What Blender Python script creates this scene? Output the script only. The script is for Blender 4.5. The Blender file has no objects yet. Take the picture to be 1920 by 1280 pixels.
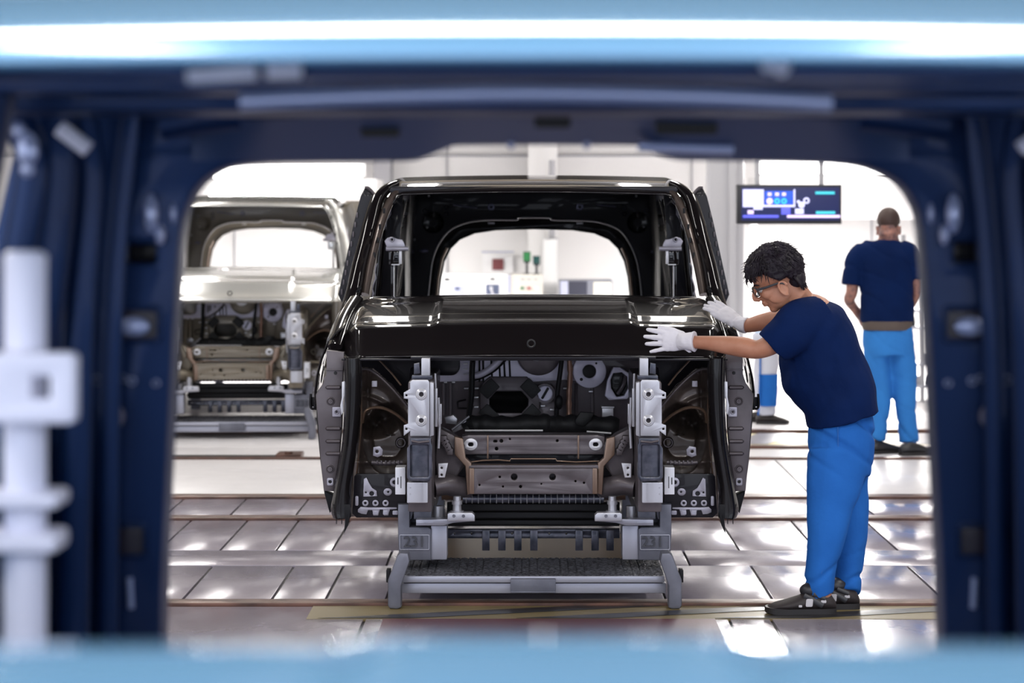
import bpy, bmesh, math, random
from mathutils import Vector, Matrix, noise
R = math.radians
sc = bpy.context.scene
col = sc.collection
# ------------------------------------------------------------------ camera, world, exposure
F = 4130.0; CX, CY = 990.0, 407.0; CH = 1.72
cd = bpy.data.cameras.new('camera'); cam = bpy.data.objects.new('camera', cd); col.objects.link(cam)
cam.location = (0, 0, CH); cam.rotation_euler = (R(90), 0, 0)
cd.sensor_width = 36; cd.lens = F/1920*36
cd.shift_x = -(CX-960)/1920; cd.shift_y = -(640-CY)/1920
cd.clip_start = 0.05; cd.clip_end = 200
cd.dof.use_dof = True; cd.dof.focus_distance = 9.75; cd.dof.aperture_fstop = 2.8
sc.camera = cam
sc.view_settings.view_transform = 'Standard'; sc.view_settings.look = 'None'
sc.view_settings.gamma = 1; sc.view_settings.use_curve_mapping = False
sc.view_settings.exposure = 0.12
sc.cycles.use_denoising = True
sc.cycles.max_bounces = 8; sc.cycles.diffuse_bounces = 3; sc.cycles.glossy_bounces = 4
sc.cycles.sample_clamp_indirect = 6
w = bpy.data.worlds.new('world'); sc.world = w; w.use_nodes = True
bg = w.node_tree.nodes['Background']; bg.inputs[0].default_value = (0.80, 0.86, 1.0, 1); bg.inputs[1].default_value = 2.3

def area(name, loc, size, sy, power, color=(1, .97, .93), rot=(0, 0, 0)):
    l = bpy.data.lights.new(name, 'AREA'); l.shape = 'RECTANGLE'; l.size = size; l.size_y = sy
    l.energy = power; l.color = color
    o = bpy.data.objects.new(name, l); o.location = loc; o.rotation_euler = rot; col.objects.link(o)
    return o
CEIL = 4.3
LAMPS = []
for x in (-3.3, -1.15, 1.15, 3.3):
    for y in (1.2, 5.2, 9.2, 13.2, 17.2, 21.2):
        if not (abs(x) < 2 and y in (5.2, 9.2)): LAMPS.append((x, y))
for i, (x, y) in enumerate(LAMPS):
    area('ceiling_lamp', (x, y, CEIL-.22), .30, 2.6, 75 if y < 14 else 62)
area('cross_lamp', (.25, 4.35, CEIL-.24), 3.4, .22, 90)

# ------------------------------------------------------------------ materials
def mat(name, c, rough=.5, metal=0., coat=0., bump=None, var=None, emit=None, spec=.5, coatr=.03, aniso=None):
    m = bpy.data.materials.new(name); m.use_nodes = True
    nt = m.node_tree; b = nt.nodes['Principled BSDF']
    b.inputs['Base Color'].default_value = (*c, 1); b.inputs['Roughness'].default_value = rough
    b.inputs['Metallic'].default_value = metal; b.inputs['Coat Weight'].default_value = coat
    b.inputs['Coat Roughness'].default_value = coatr; b.inputs['Specular IOR Level'].default_value = spec
    if emit:
        b.inputs['Emission Color'].default_value = (*emit[0], 1); b.inputs['Emission Strength'].default_value = emit[1]
    if bump or var:
        tc = nt.nodes.new('ShaderNodeTexCoord'); mp = nt.nodes.new('ShaderNodeMapping')
        nt.links.new(tc.outputs['Object'], mp.inputs[0])
        if aniso: mp.inputs['Scale'].default_value = aniso
    if bump:
        n = nt.nodes.new('ShaderNodeTexNoise'); n.inputs['Scale'].default_value = bump[0]; n.inputs['Detail'].default_value = 4
        bp = nt.nodes.new('ShaderNodeBump'); bp.inputs['Strength'].default_value = bump[1]; bp.inputs['Distance'].default_value = bump[2]
        nt.links.new(mp.outputs[0], n.inputs[0]); nt.links.new(n.outputs[0], bp.inputs['Height']); nt.links.new(bp.outputs[0], b.inputs['Normal'])
    if var:   # (scale, colour2, roughness2)
        n = nt.nodes.new('ShaderNodeTexNoise'); n.inputs['Scale'].default_value = var[0]; n.inputs['Detail'].default_value = 5
        cr = nt.nodes.new('ShaderNodeValToRGB'); cr.color_ramp.elements[0].position = .38; cr.color_ramp.elements[1].position = .64
        mx = nt.nodes.new('ShaderNodeMix'); mx.data_type = 'RGBA'
        mx.inputs[6].default_value = (*c, 1); mx.inputs[7].default_value = (*var[1], 1)
        mr = nt.nodes.new('ShaderNodeMapRange'); mr.inputs[3].default_value = rough; mr.inputs[4].default_value = var[2]
        nt.links.new(mp.outputs[0], n.inputs[0]); nt.links.new(n.outputs[0], cr.inputs[0]); nt.links.new(cr.outputs[0], mx.inputs[0])
        nt.links.new(cr.outputs[0], mr.inputs[0]); nt.links.new(mx.outputs[2], b.inputs['Base Color']); nt.links.new(mr.outputs[0], b.inputs['Roughness'])
    return m
M = {}
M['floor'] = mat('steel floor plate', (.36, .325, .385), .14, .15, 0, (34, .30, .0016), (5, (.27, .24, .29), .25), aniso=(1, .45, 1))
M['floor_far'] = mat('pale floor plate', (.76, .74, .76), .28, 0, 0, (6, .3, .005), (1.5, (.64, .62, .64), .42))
M['joint'] = mat('floor joint', (.012, .011, .012), .5)
M['rail'] = mat('rusty rail', (.13, .055, .035), .35, .3, 0, None, (14, (.05, .022, .016), .5), aniso=(.4, 1, 1))
M['redplate'] = mat('dark red plate', (.085, .010, .020), .5, 0, 0, (9, .2, .004))
M['olive'] = mat('yellow hazard paint', (.17, .13, .055), .4)
M['blackpaint'] = mat('black paint', (.015, .014, .016), .3)
M['wall'] = mat('white painted wall', (.86, .85, .85), .6)
M['wall_grey'] = mat('pale grey panel', (.40, .40, .43), .5)
M['white'] = mat('white enamel', (.88, .88, .89), .35)
M['lampframe'] = mat('lamp housing', (.8, .8, .8), .4)
M['tube'] = mat('lamp diffuser', (1, 1, 1), .4, emit=((1, .98, .96), 6))
M['paint'] = mat('brown black paint', (.0075, .0058, .0066), .4, .0, 1.0, spec=.02)
M['paint_in'] = mat('brown black inner paint', (.006, .0052, .010), .38, 0, .15, None, (3, (.010, .008, .012), .5), spec=.25)
M['bay'] = mat('grey brown primer', (.125, .108, .118), .40, .45, .15, None, (5, (.085, .072, .08), .5))
M['bay_light'] = mat('lavender grey primer', (.44, .43, .50), .4, .45, 0, None, (9, (.33, .32, .38), .5))
M['bay_bright'] = mat('pale lavender primer', (.74, .72, .86), .4, .2, .1, None, (9, (.62, .6, .74), .5))
M['bronze'] = mat('bronze overspray', (.19, .125, .09), .35, .5, .2)
M['rubber'] = mat('black rubber', (.008, .008, .010), .45, spec=.2)
M['rubber_gloss'] = mat('black sealer', (.008, .007, .008), .25, 0, .25, spec=.2)
M['silver'] = mat('brushed steel', (.44, .44, .48), .36, .6, 0, (60, .08, .002))
M['bright'] = mat('light zinc', (.62, .62, .66), .35, .4)
M['darksteel'] = mat('black steel box', (.035, .04, .06), .28, .5, .3, None, (18, (.09, .09, .12), .4))
M['skid'] = mat('slate grey cast frame', (.17, .175, .215), .42, .4, 0, (40, .25, .003), (7, (.125, .13, .165), .55))
M['skid_light'] = mat('grey steel tray', (.36, .365, .43), .36, .45, 0, (30, .1, .002))
M['tread'] = mat('grit tread', (.15, .155, .19), .55, 0, 0, (110, 1.0, .02), (70, (.022, .022, .028), .8))
M['tape'] = mat('black tape', (.010, .010, .012), .6, 0, 0, (25, .5, .006))
M['copper'] = mat('braided copper conduit', (.26, .15, .11), .4, .6, 0, (80, .5, .004))
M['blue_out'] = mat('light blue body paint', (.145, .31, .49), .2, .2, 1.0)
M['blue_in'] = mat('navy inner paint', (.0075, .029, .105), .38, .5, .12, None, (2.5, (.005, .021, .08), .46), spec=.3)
M['silver_paint'] = mat('champagne silver paint', (.50, .50, .49), .2, .5, 1.0)
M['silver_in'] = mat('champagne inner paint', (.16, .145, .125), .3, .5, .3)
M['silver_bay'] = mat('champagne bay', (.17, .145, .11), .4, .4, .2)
M['reflect_pale'] = mat('pale beige reflection band', (.86, .78, .64), .6)
M['reflect_grey'] = mat('beige reflection band', (.55, .48, .38), .6)
M['housing'] = mat('brown sheet metal', (.135, .105, .092), .3, .35, .5, None, (4, (.07, .055, .05), .4))
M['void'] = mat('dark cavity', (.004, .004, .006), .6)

# ------------------------------------------------------------------ mesh helpers
def X_(px, Y): return (px-CX)*Y/F
def Z_(py, Y): return CH+(CY-py)*Y/F
def P(px, py, Y): return Vector((X_(px, Y), Y, Z_(py, Y)))
EACH = set('pocket pocket_rim brake_line beam_end pressed_boss hole_glint post text_line bar status_icon eye eyebrow cross_bar panel_rib pressed_groove edge_tab hole_plug pillar_clip door_seal_clip frame_channel overspray_band small_stud bare_patch bolt_hole scale_mark roller_ridge guide_rod lens slot_shadow_panel slot_bolt hanging_rod strap mesh_patch edge_highlight_strip pocket_hook header_clip steering_joint status_panel grommet pressed_rib'.split())
class MB:
    def __init__(s): s.bm = bmesh.new()
    def _add(s, verts, faces):
        vs = [s.bm.verts.new(v) for v in verts]
        for f in faces:
            try: s.bm.faces.new([vs[i] for i in f])
            except ValueError: pass
        return vs
    def box(s, c, size, rot=None, bev=0., seg=2):
        b = bmesh.new(); bmesh.ops.create_cube(b, size=1)
        for v in b.verts: v.co = Vector((v.co.x*size[0], v.co.y*size[1], v.co.z*size[2]))
        if bev: bmesh.ops.bevel(b, geom=b.edges[:], offset=min(bev, min(size)*.45), segments=seg, affect='EDGES', profile=.6)
        mtx = Matrix.Translation(Vector(c))
        if rot is not None: mtx = mtx @ (rot if isinstance(rot, Matrix) else Matrix.Rotation(rot[1], 4, rot[0]))
        b.transform(mtx); s.merge(b); return s
    def bx(s, x0, x1, y0, y1, z0, z1, bev=0.):
        return s.box(((x0+x1)/2, (y0+y1)/2, (z0+z1)/2), (abs(x1-x0), abs(y1-y0), abs(z1-z0)), None, bev)
    def pbox(s, px0, px1, py0, py1, Y, d, bev=.003):     # box whose front face at depth Y spans these image coordinates
        return s.bx(X_(px0, Y), X_(px1, Y), Y, Y+d, Z_(py1, Y), Z_(py0, Y), bev)
    def merge(s, b):
        me = bpy.data.meshes.new('t'); b.to_mesh(me); b.free(); s.bm.from_mesh(me); bpy.data.meshes.remove(me)
    def ell(s, c, r, mtx=None, n=20):
        b = bmesh.new(); bmesh.ops.create_uvsphere(b, u_segments=n, v_segments=max(6, n//2+2), radius=1)
        S = Matrix.Diagonal((r[0], r[1], r[2], 1)) if hasattr(r, '__len__') else Matrix.Diagonal((r, r, r, 1))
        m = Matrix.Translation(Vector(c)) @ (mtx if mtx else Matrix.Identity(4)) @ S
        b.transform(m); s.merge(b); return s
    def tube(s, pts, rad, n=12, caps=True, flat=None, up=None):
        pts = [Vector(p) for p in pts]; k = len(pts)
        rad = rad if isinstance(rad, list) else [rad]*k
        rings = []; prev = None
        for i, p in enumerate(pts):
            t = (pts[min(i+1, k-1)]-pts[max(i-1, 0)])
            if t.length < 1e-9: t = Vector((0, 0, 1))
            t.normalize()
            ref = Vector(up) if up is not None else (prev if prev is not None else (Vector((0, 1, 0)) if abs(t.y) < .9 else Vector((1, 0, 0))))
            a = ref-t*ref.dot(t)
            if a.length < 1e-6: a = Vector((1, 0, 0))-t*t.x
            a.normalize(); b = t.cross(a); prev = a
            r = rad[i]; ra, rb = (r if hasattr(r, '__len__') else (r, r*(flat or 1)))
            rings.append([p+a*math.cos(2*math.pi*j/n)*ra+b*math.sin(2*math.pi*j/n)*rb for j in range(n)])
        vs = s._add([v for r_ in rings for v in r_], [])
        for i in range(k-1):
            for j in range(n):
                s.bm.faces.new((vs[i*n+j], vs[i*n+(j+1) % n], vs[(i+1)*n+(j+1) % n], vs[(i+1)*n+j]))
        if caps:
            s.bm.faces.new([vs[j] for j in reversed(range(n))]); s.bm.faces.new([vs[(k-1)*n+j] for j in range(n)])
        return s
    def cyl(s, p0, p1, r0, r1=None, n=24):
        return s.tube([p0, p1], [r0, r0 if r1 is None else r1], n)
    def disc(s, px, py, Y, rpx, d=.01, n=28, rin=None):    # round boss facing -Y
        r = rpx*Y/F; c = P(px, py, Y)
        if rin:
            ri = rin*Y/F
            return s.lathe(c, (0, -1, 0), [(ri, -.001), (ri, d*.6), (ri*1.2, d), (r*.8, d), (r, d*.4), (r, -.001)], n)
        return s.lathe(c, (0, -1, 0), [(r, -.001), (r, d*.6), (r*.85, d), (0.0001, d)], n)
    def lathe(s, c, ax, prof, n=24):
        ax = Vector(ax).normalized(); a = ax.orthogonal().normalized(); b = ax.cross(a); c = Vector(c)
        vs = s._add([c+ax*h+(a*math.cos(2*math.pi*j/n)+b*math.sin(2*math.pi*j/n))*r for r, h in prof for j in range(n)], [])
        for i in range(len(prof)-1):
            for j in range(n):
                s.bm.faces.new((vs[i*n+j], vs[i*n+(j+1) % n], vs[(i+1)*n+(j+1) % n], vs[(i+1)*n+j]))
        return s
    def grid(s, f, nu, nv, thick=0.):
        vs = s._add([f(i/(nu-1), j/(nv-1)) for j in range(nv) for i in range(nu)], [])
        fs = []
        for j in range(nv-1):
            for i in range(nu-1):
                fs.append(s.bm.faces.new((vs[j*nu+i], vs[j*nu+i+1], vs[(j+1)*nu+i+1], vs[(j+1)*nu+i])))
        if thick: bmesh.ops.solidify(s.bm, geom=fs, thickness=thick)
        return s
    def poly(s, loops, Y, d, bev=0.002, pix=True, res=1):    # plate facing the camera: outline loops (first outer, others holes)
        cu = bpy.data.curves.new('t', 'CURVE'); cu.dimensions = '2D'; cu.fill_mode = 'BOTH'
        cu.extrude = max(d/2-bev, .0003); cu.bevel_depth = bev; cu.bevel_resolution = 1; cu.offset = -bev
        for lp in loops:
            pts = [(X_(a, Y), Z_(b, Y)) for a, b in lp] if pix else lp
            sp = cu.splines.new('POLY'); sp.points.add(len(pts)-1); sp.use_cyclic_u = True
            for q, (a, b) in zip(sp.points, pts): q.co = (a, b, 0, 1)
        ob = bpy.data.objects.new('t', cu); col.objects.link(ob)
        dg = bpy.context.evaluated_depsgraph_get(); dg.update()
        me = bpy.data.meshes.new_from_object(ob.evaluated_get(dg), depsgraph=dg)
        b = bmesh.new(); b.from_mesh(me); bmesh.ops.remove_doubles(b, verts=b.verts, dist=1e-5)
        b.transform(Matrix(((1, 0, 0, 0), (0, 0, -1, Y+d/2), (0, 1, 0, 0), (0, 0, 0, 1))))
        s.merge(b); bpy.data.objects.remove(ob); bpy.data.curves.remove(cu); bpy.data.meshes.remove(me); return s
    def text(s, txt, c, size, d=.004, rotz=0):
        cu = bpy.data.curves.new('t', 'FONT'); cu.body = txt; cu.size = size; cu.extrude = d/2; cu.align_x = 'CENTER'; cu.align_y = 'CENTER'
        ob = bpy.data.objects.new('t', cu); col.objects.link(ob)
        dg = bpy.context.evaluated_depsgraph_get(); dg.update()
        me = bpy.data.meshes.new_from_object(ob.evaluated_get(dg), depsgraph=dg)
        b = bmesh.new(); b.from_mesh(me)
        b.transform(Matrix.Translation(Vector(c)) @ Matrix.Rotation(rotz, 4, 'Z') @ Matrix.Rotation(R(90), 4, 'X'))
        s.merge(b); bpy.data.objects.remove(ob); bpy.data.curves.remove(cu); bpy.data.meshes.remove(me); return s
    def islands(s):
        left = set(s.bm.verts); out = []
        while left:
            st = [left.pop()]; comp = set(st)
            while st:
                for e in st.pop().link_edges:
                    for q in e.verts:
                        if q in left: left.discard(q); comp.add(q); st.append(q)
            out.append(comp)
        return out
    def flip(s, x0):
        for v in s.bm.verts: v.co.x = 2*x0-v.co.x
        bmesh.ops.reverse_faces(s.bm, faces=s.bm.faces[:]); return s
    def warp(s, f):
        for v in s.bm.verts: v.co = f(v.co)
        return s
    def build(s, name, m, parent=None, sharp=38, origin=None, recalc=True):
        if name in EACH and parent is not None:
            isl = s.islands()
            if len(isl) > 1:
                isl.sort(key=lambda c: min((round(v.co.x, 4), round(v.co.z, 4)) for v in c))
                for comp in isl:
                    b = MB(); mp = {v: b.bm.verts.new(v.co) for v in comp}
                    for f in {f for v in comp for f in v.link_faces}: b.bm.faces.new([mp[v] for v in f.verts])
                    o = b.build(name, m, parent, sharp, origin, recalc)
                s.bm.free(); return o
        if recalc: bmesh.ops.recalc_face_normals(s.bm, faces=s.bm.faces[:])
        me = bpy.data.meshes.new(name)
        if parent is not None:
            off = Vector(root_of(parent)['_o'])
        else:
            cs = [v.co for v in s.bm.verts]
            off = Vector(origin) if origin is not None else Vector(((min(c.x for c in cs)+max(c.x for c in cs))/2, (min(c.y for c in cs)+max(c.y for c in cs))/2, min(c.z for c in cs)))
        for v in s.bm.verts: v.co = v.co-off
        s.bm.to_mesh(me); s.bm.free()
        for p in me.polygons: p.use_smooth = True
        if sharp: me.set_sharp_from_angle(angle=R(sharp))
        me.materials.append(m if not isinstance(m, str) else M[m])
        o = bpy.data.objects.new(name, me); col.objects.link(o)
        if parent is not None: o.parent = parent
        else: o.location = off; o['_o'] = tuple(off)
        return o
def root_of(o):
    while o.parent is not None: o = o.parent
    return o
def thing(name, loc, label, cat, group=None):
    o = bpy.data.objects.new(name, None); o.empty_display_size = .1; col.objects.link(o); o.location = loc; o['_o'] = tuple(loc)
    return tag(o, label, cat, group)
def tag(o, label, cat, group=None, kind=None):
    o['label'] = label; o['category'] = cat
    if group: o['group'] = group
    if kind: o['kind'] = kind
    return o
def struct(name, mb, m, **k):
    o = mb.build(name, m, **k); o['kind'] = 'structure'; return o
def circ(px, py, r, n=24, ry=None): return [(px+r*math.cos(2*math.pi*i/n), py+(ry or r)*math.sin(2*math.pi*i/n)) for i in range(n)]
def rrect(x0, x1, y0, y1, r, n=5):
    o = []
    for cx, cy, a in ((x1-r, y1-r, 0), (x0+r, y1-r, 90), (x0+r, y0+r, 180), (x1-r, y0+r, 270)):
        for i in range(n+1):
            t = R(a+90*i/n); o.append((cx+r*math.cos(t), cy+r*math.sin(t)))
    return o
def sstep(a, b, x):
    t = max(0., min(1., (x-a)/(b-a))); return t*t*(3-2*t)
def catmull(pts, k=6):
    pts = [Vector(p) for p in pts]; out = []
    for i in range(len(pts)-1):
        p0 = pts[max(i-1, 0)]; p1 = pts[i]; p2 = pts[i+1]; p3 = pts[min(i+2, len(pts)-1)]
        for j in range(k):
            t = j/k
            out.append(.5*((2*p1)+(p2-p0)*t+(2*p0-5*p1+4*p2-p3)*t*t+(3*p1-p0-3*p2+p3)*t**3))
    out.append(pts[-1]); return out
def YF(py): return CH*F/(py-CY)

# ------------------------------------------------------------------ hall
m = MB(); m.bx(-14, 14, -4, 32, -.06, -.012); struct('floor', m, 'joint')
def plates(name, rows, mt, z=0.):
    m = MB()
    for y0, y1, xs in rows:
        for a, b in zip(xs[:-1], xs[1:]): m.bx(a+.006, b-.006, y0+.006, y1-.006, -.03, z, .003)
    return struct(name, m, mt, origin=(0, 0, 0))
plates('floor_plates', [
    (4.0, 7.4, [-8, -3.1, -.55, 1.0, 3.4, 8]),
    (7.4, 9.74, [-8, -3.6, -.70, -.46, .86, 1.04, 2.9, 8]),
    (9.88, 10.88, [-8, -3.3, -2.9, -2.4, -1.96, -1.555, -1.154, -.91, -.64, .62, 1.10, 1.87, 2.5, 3.2, 8]),
    (10.88, 11.38, [-8, -2.9, -.7, .80, 3.4, 8]),
    (11.38, 12.50, [-8, -2.9, -2.25, -1.91, -1.59, -1.30, -1.01, -.66, .66, 1.09, 1.49, 1.91, 2.32, 2.8, 8]),
    (12.66, 13.45, [-8, -3.2, -2.5, -2.10, -1.72, -1.34, -.9, .9, 2.0, 3.1, 8])], 'floor')
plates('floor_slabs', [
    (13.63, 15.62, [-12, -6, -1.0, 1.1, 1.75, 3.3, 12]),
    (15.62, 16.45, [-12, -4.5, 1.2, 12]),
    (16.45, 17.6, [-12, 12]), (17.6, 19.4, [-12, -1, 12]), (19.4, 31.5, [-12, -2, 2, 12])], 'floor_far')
m = MB()
for y0, y1 in ((9.755, 9.865), (12.515, 12.645), (13.465, 13.615)): m.bx(-10, 10, y0, y1, -.03, .012, .004)
struct('trim_1', m, 'rail', origin=(0, 9.8, 0))
m = MB(); m.bx(-10, 10, 15.63, 15.70, -.02, .014, .004); m.bx(-10, 10, 17.52, 17.6, -.02, .03, .004); m.bx(1.2, 10, 16.36, 16.46, -.02, .02, .004)
struct('trim_2', m, 'rail', origin=(0, 15.7, 0))
# red plate and hazard stripes in front of the carriage
m = MB(); m.bx(-.62, .80, 8.75, 9.42, -.01, .004, .002); tag(m.build('floor_cover', 'redplate'), 'dark red cover plate set in the floor in front of the grey carriage', 'cover plate')
m = MB()
for k in range(3):
    x = -.9+k*.85; m.poly([[(x, 0), (x+.40, 0), (x+1.5, .30), (x+1.1, .30)]], 0, .004, .0005, pix=False)
m.warp(lambda c: Vector((c.x, 9.44+c.z, .002+c.y*.3)))
struct('floor_stripe_black', m, 'blackpaint')
m = MB(); m.bx(-.95, 2.5, 9.43, 9.745, -.01, .0012); struct('floor_stripe_yellow', m, 'olive')
m = MB(); m.bx(-.50, .56, 11.02, 11.95, -.01, .003); struct('floor_band_amber', m, mat('amber floor paint', (.34, .20, .07), .3))
# hazard step in the back right
m = MB(); m.bx(1.55, 4.2, 16.55, 17.4, -.01, .012, .003); struct('floor_band_yellow', m, mat('pale yellow paint', (.75, .68, .42), .4))
m = MB()
for k in range(6):
    x = 1.5+k*.62; m.poly([[(x, 0), (x+.3, 0), (x+.62, .84), (x+.32, .84)]], 0, .004, .0005, pix=False)
m.warp(lambda c: Vector((c.x, 16.56+c.z, .014+c.y*.3))); struct('floor_band_grey', m, mat('worn grey paint', (.16, .15, .18), .4))
# slot with rail end, left
m = MB(); m.bx(-6, -1.66, 15.72, 15.9, -.01, .006, .002); struct('floor_slot', m, 'joint')
m = MB(); m.bx(-1.80, -1.62, 15.70, 15.93, 0, .03, .006); m.cyl((-1.71, 15.74, .03), (-1.71, 15.74, .045), .03); tag(m.build('rail_end_block', 'rail'), 'small rusty block closing the end of the floor slot at left', 'rail end')

# walls, ceiling
m = MB(); m.bx(-9, 9, 27, 27.2, 0, 2.75); struct('wall_back', m, 'wall')
m = MB(); m.bx(-9, 9, 26.9, 27.2, 2.75, CEIL, .01); struct('wall_back_upper', m, mat('dark upper wall', (.05, .045, .04), .6))  # unseen upper wall made dark to deepen reflections on roof and bonnet
m = MB(); m.bx(-9.2, -9, 2, 27.2, 0, CEIL); struct('wall_left', m, 'wall')
m = MB(); m.bx(9, 9.2, 2, 27.2, 0, CEIL); struct('wall_right', m, 'wall')
m = MB(); m.bx(-9.2, 9.2, -1, 27.2, CEIL, CEIL+.1); struct('ceiling', m, mat('ceiling panel', (.012, .011, .010), .6))
for k, y in enumerate((3.3, 7.2, 11.2, 13.9, 15.4, 17.0, 18.9, 20.6, 22.8, 25)):  # unseen beams added for banded reflections on bonnet and roof
    big = 13 < y < 19; m = MB(); m.bx(-9.1, 9.1, y, y+(.55 if big else .16+.10*(k % 3)), CEIL-(.42 if big else .3), CEIL, .01); struct('beam_%d' % (k+1), m, 'reflect_pale' if big else 'reflect_grey' if k % 2 else 'wall_grey')
for i, (x, y) in enumerate(LAMPS):
    t = thing('ceiling_light', (x, y, CEIL-.2), 'long ceiling lamp hanging in rows above the assembly line', 'ceiling light', 'ceiling lamps')
    m = MB(); m.bx(x-.19, x+.19, y-1.35, y+1.35, CEIL-.2, CEIL-.08, .01); m.cyl((x, y-1, CEIL-.1), (x, y-1, CEIL), .01); m.cyl((x, y+1, CEIL-.1), (x, y+1, CEIL), .01); m.build('lamp_housing', 'lampframe', t)
# ------------------------------------------------------------------ back of the hall
m = MB()
m.bx(X_(1330, 22), X_(1395, 22), 22, 22.4, 0, CEIL, .01); m.bx(X_(1366, 22), X_(1380, 22), 21.95, 22, 0, CEIL, .004); struct('column_right', m, 'wall_grey')
m = MB()
m.bx(X_(990, 26), X_(1045, 26), 26, 26.98, 0, CEIL, .01); m.bx(X_(1012, 26), X_(1018, 26), 25.96, 26, 0, CEIL); struct('column_middle', m, 'wall')
m = MB()
m.bx(X_(700, 26.4), X_(732, 26.4), 26.4, 26.98, 0, CEIL, .01); struct('column_left', m, 'wall_grey')
m = MB()
for z in (2.46, 2.9, 3.4): m.bx(-9, 9, 26.96, 27, z, z+.02)
for x in (-5.5, -3.6, -1.0, 2.0, 4.2, 6): m.bx(x, x+.015, 26.96, 27, 0, CEIL)
struct('trim_3', m, 'wall_grey')
def booth(x0, x1, Y, zt, zb, label, lamp, power):
    t = thing('booth_canopy', ((x0+x1)/2, Y, 0), label, 'booth')
    m = MB()
    prof = [(Y, zt), (Y-.02, zt-.12), (Y+.02, (zt+zb)/2), (Y+.12, zb+.05), (Y+.2, zb), (Y+1.2, zb), (Y+1.2, zt)]
    vs = m._add([(x, a, b) for x in (x0, x1) for a, b in prof], [])
    n = len(prof)
    for i in range(n): m.bm.faces.new((vs[i], vs[(i+1) % n], vs[n+(i+1) % n], vs[n+i]))
    m.bm.faces.new(vs[:n]); m.bm.faces.new(vs[n:])
    m.build('canopy', 'wall', t, 30)
    m = MB()
    for x in (x0+.04, x1-.04): m.bx(x-.04, x+.04, Y+1.0, Y+1.1, 0, zb, .006)
    m.build('post', 'white', t)
    l0, l1, lz = lamp
    tt = thing('strip_lamp', ((l0+l1)/2, Y-.1, lz-.08), 'glowing white strip lamp on top of the %s booth canopy' % ('left-hand' if x0 < 0 else 'right-hand'), 'lamp')
    m = MB(); m.bx(l0-.03, l1+.03, Y-.06, Y+.1, lz-.06, lz+.1, .02); m.build('lamp_housing', 'lampframe', tt)
    m = MB(); m.bx(l0, l1, Y-.16, Y-.061, lz-.08, lz+.075, .04); m.build('diffuser', 'tube', tt)
    area('booth_lamp', ((x0+x1)/2, Y+.6, zb-.05), x1-x0-.3, .8, power)
    area('booth_front_lamp', ((l0+l1)/2, Y-.3, lz), l1-l0, .2, power*.35, rot=(R(-60), 0, 0))
Yb = 23.5
booth(X_(345, Yb), X_(705, Yb), Yb, 2.13, Z_(388, Yb), 'long white booth canopy behind the silver van body', (X_(400, Yb), X_(680, Yb), Z_(321, Yb)), 230)
booth(X_(1424, Yb), X_(1790, Yb), Yb, 2.16, Z_(411, Yb), 'white curved booth canopy above the man standing with his back turned', (X_(1420, Yb), X_(1700, Yb), Z_(312, Yb)), 330)
Yq = 25.5
t = MB(); t.pbox(1512, 1640, 470, 487, Yq, .05, .005); tag(t.build('wall_sign', mat('grey sign', (.33, .33, .36), .4)), 'narrow grey sign strip on the bright wall behind the two workers', 'sign')
# control equipment seen through the rear opening of the dark van body
Yc = 25.0
def cab(name, px0, px1, py0, d, mt, label, cat, extra=None, py1=None, grp=None):
    t = thing(name, ((X_(px0, Yc)+X_(px1, Yc))/2, Yc, 0), label, cat, grp)
    m = MB(); z0 = 0 if py1 is None else Z_(py1, Yc)
    m.bx(X_(px0, Yc), X_(px1, Yc), Yc, Yc+d, z0, Z_(py0, Yc), .01); m.build('housing', mt, t)
    if extra: extra(t)
    return t
M['screenblue'] = mat('blue grey panel', (.10, .12, .2), .4); M['paleblue'] = mat('pale violet panel', (.45, .47, .62), .4)
M['green'] = mat('green lamp lens', (.01, .16, .04), .3); M['teal'] = mat('dark teal lens', (.0, .05, .045), .3); M['red'] = mat('red button', (.35, .02, .02), .3)
M['cream'] = mat('cream enamel', (.62, .60, .55), .4); M['dark'] = mat('dark plastic', (.02, .02, .025), .4)
def e1(t):
    for k, (px, c) in enumerate(((979, 'green'), (992, 'red'), (1005, 'white'))):
        m = MB(); m.disc(px, 540, Yc, 3, .02, 16); m.build('push_button', c, t)
    for px in (980, 992, 1005): m = MB(); m.pbox(px-3, px+3, 522, 525, Yc-.006, .006, .001); m.build('name_plate', 'wall_grey', t)
    m = MB(); m.pbox(953, 957, 516, 549, Yc-.01, .02, .002); m.build('hinge_strip', 'paleblue', t)
cab('control_cabinet', 958, 1018, 514, .4, 'cream', 'cream control cabinet with green, red and white push buttons', 'cabinet', e1)
def e2(t):
    m = MB(); m.pbox(833, 843, 521, 526, Yc-.01, .01, .002); m.build('switch', 'dark', t)
    m = MB(); m.pbox(919, 928, 521, 525, Yc-.01, .01, .002); m.build('switch', 'dark', t)
    m = MB(); m.pbox(828, 872, 535, 552, Yc-.01, .012, .002); m.build('display', 'paleblue', t)
    m = MB(); m.pbox(853, 862, 538, 544, Yc-.016, .012, .001); m.build('display_window', 'screenblue', t)
    m = MB(); m.pbox(911, 936, 533, 552, Yc-.01, .012, .002); m.build('dial_plate', 'screenblue', t)
    m = MB(); m.disc(921, 540, Yc-.01, 3.5, .04, 14); m.tube([P(921, 541, Yc-.04), P(924, 552, Yc-.05)], .012); m.build('handle', 'bright', t)
cab('control_cabinet', 826, 952, 513, .4, 'white', 'wide white switch cabinet with two small black switches', 'cabinet', e2)
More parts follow.
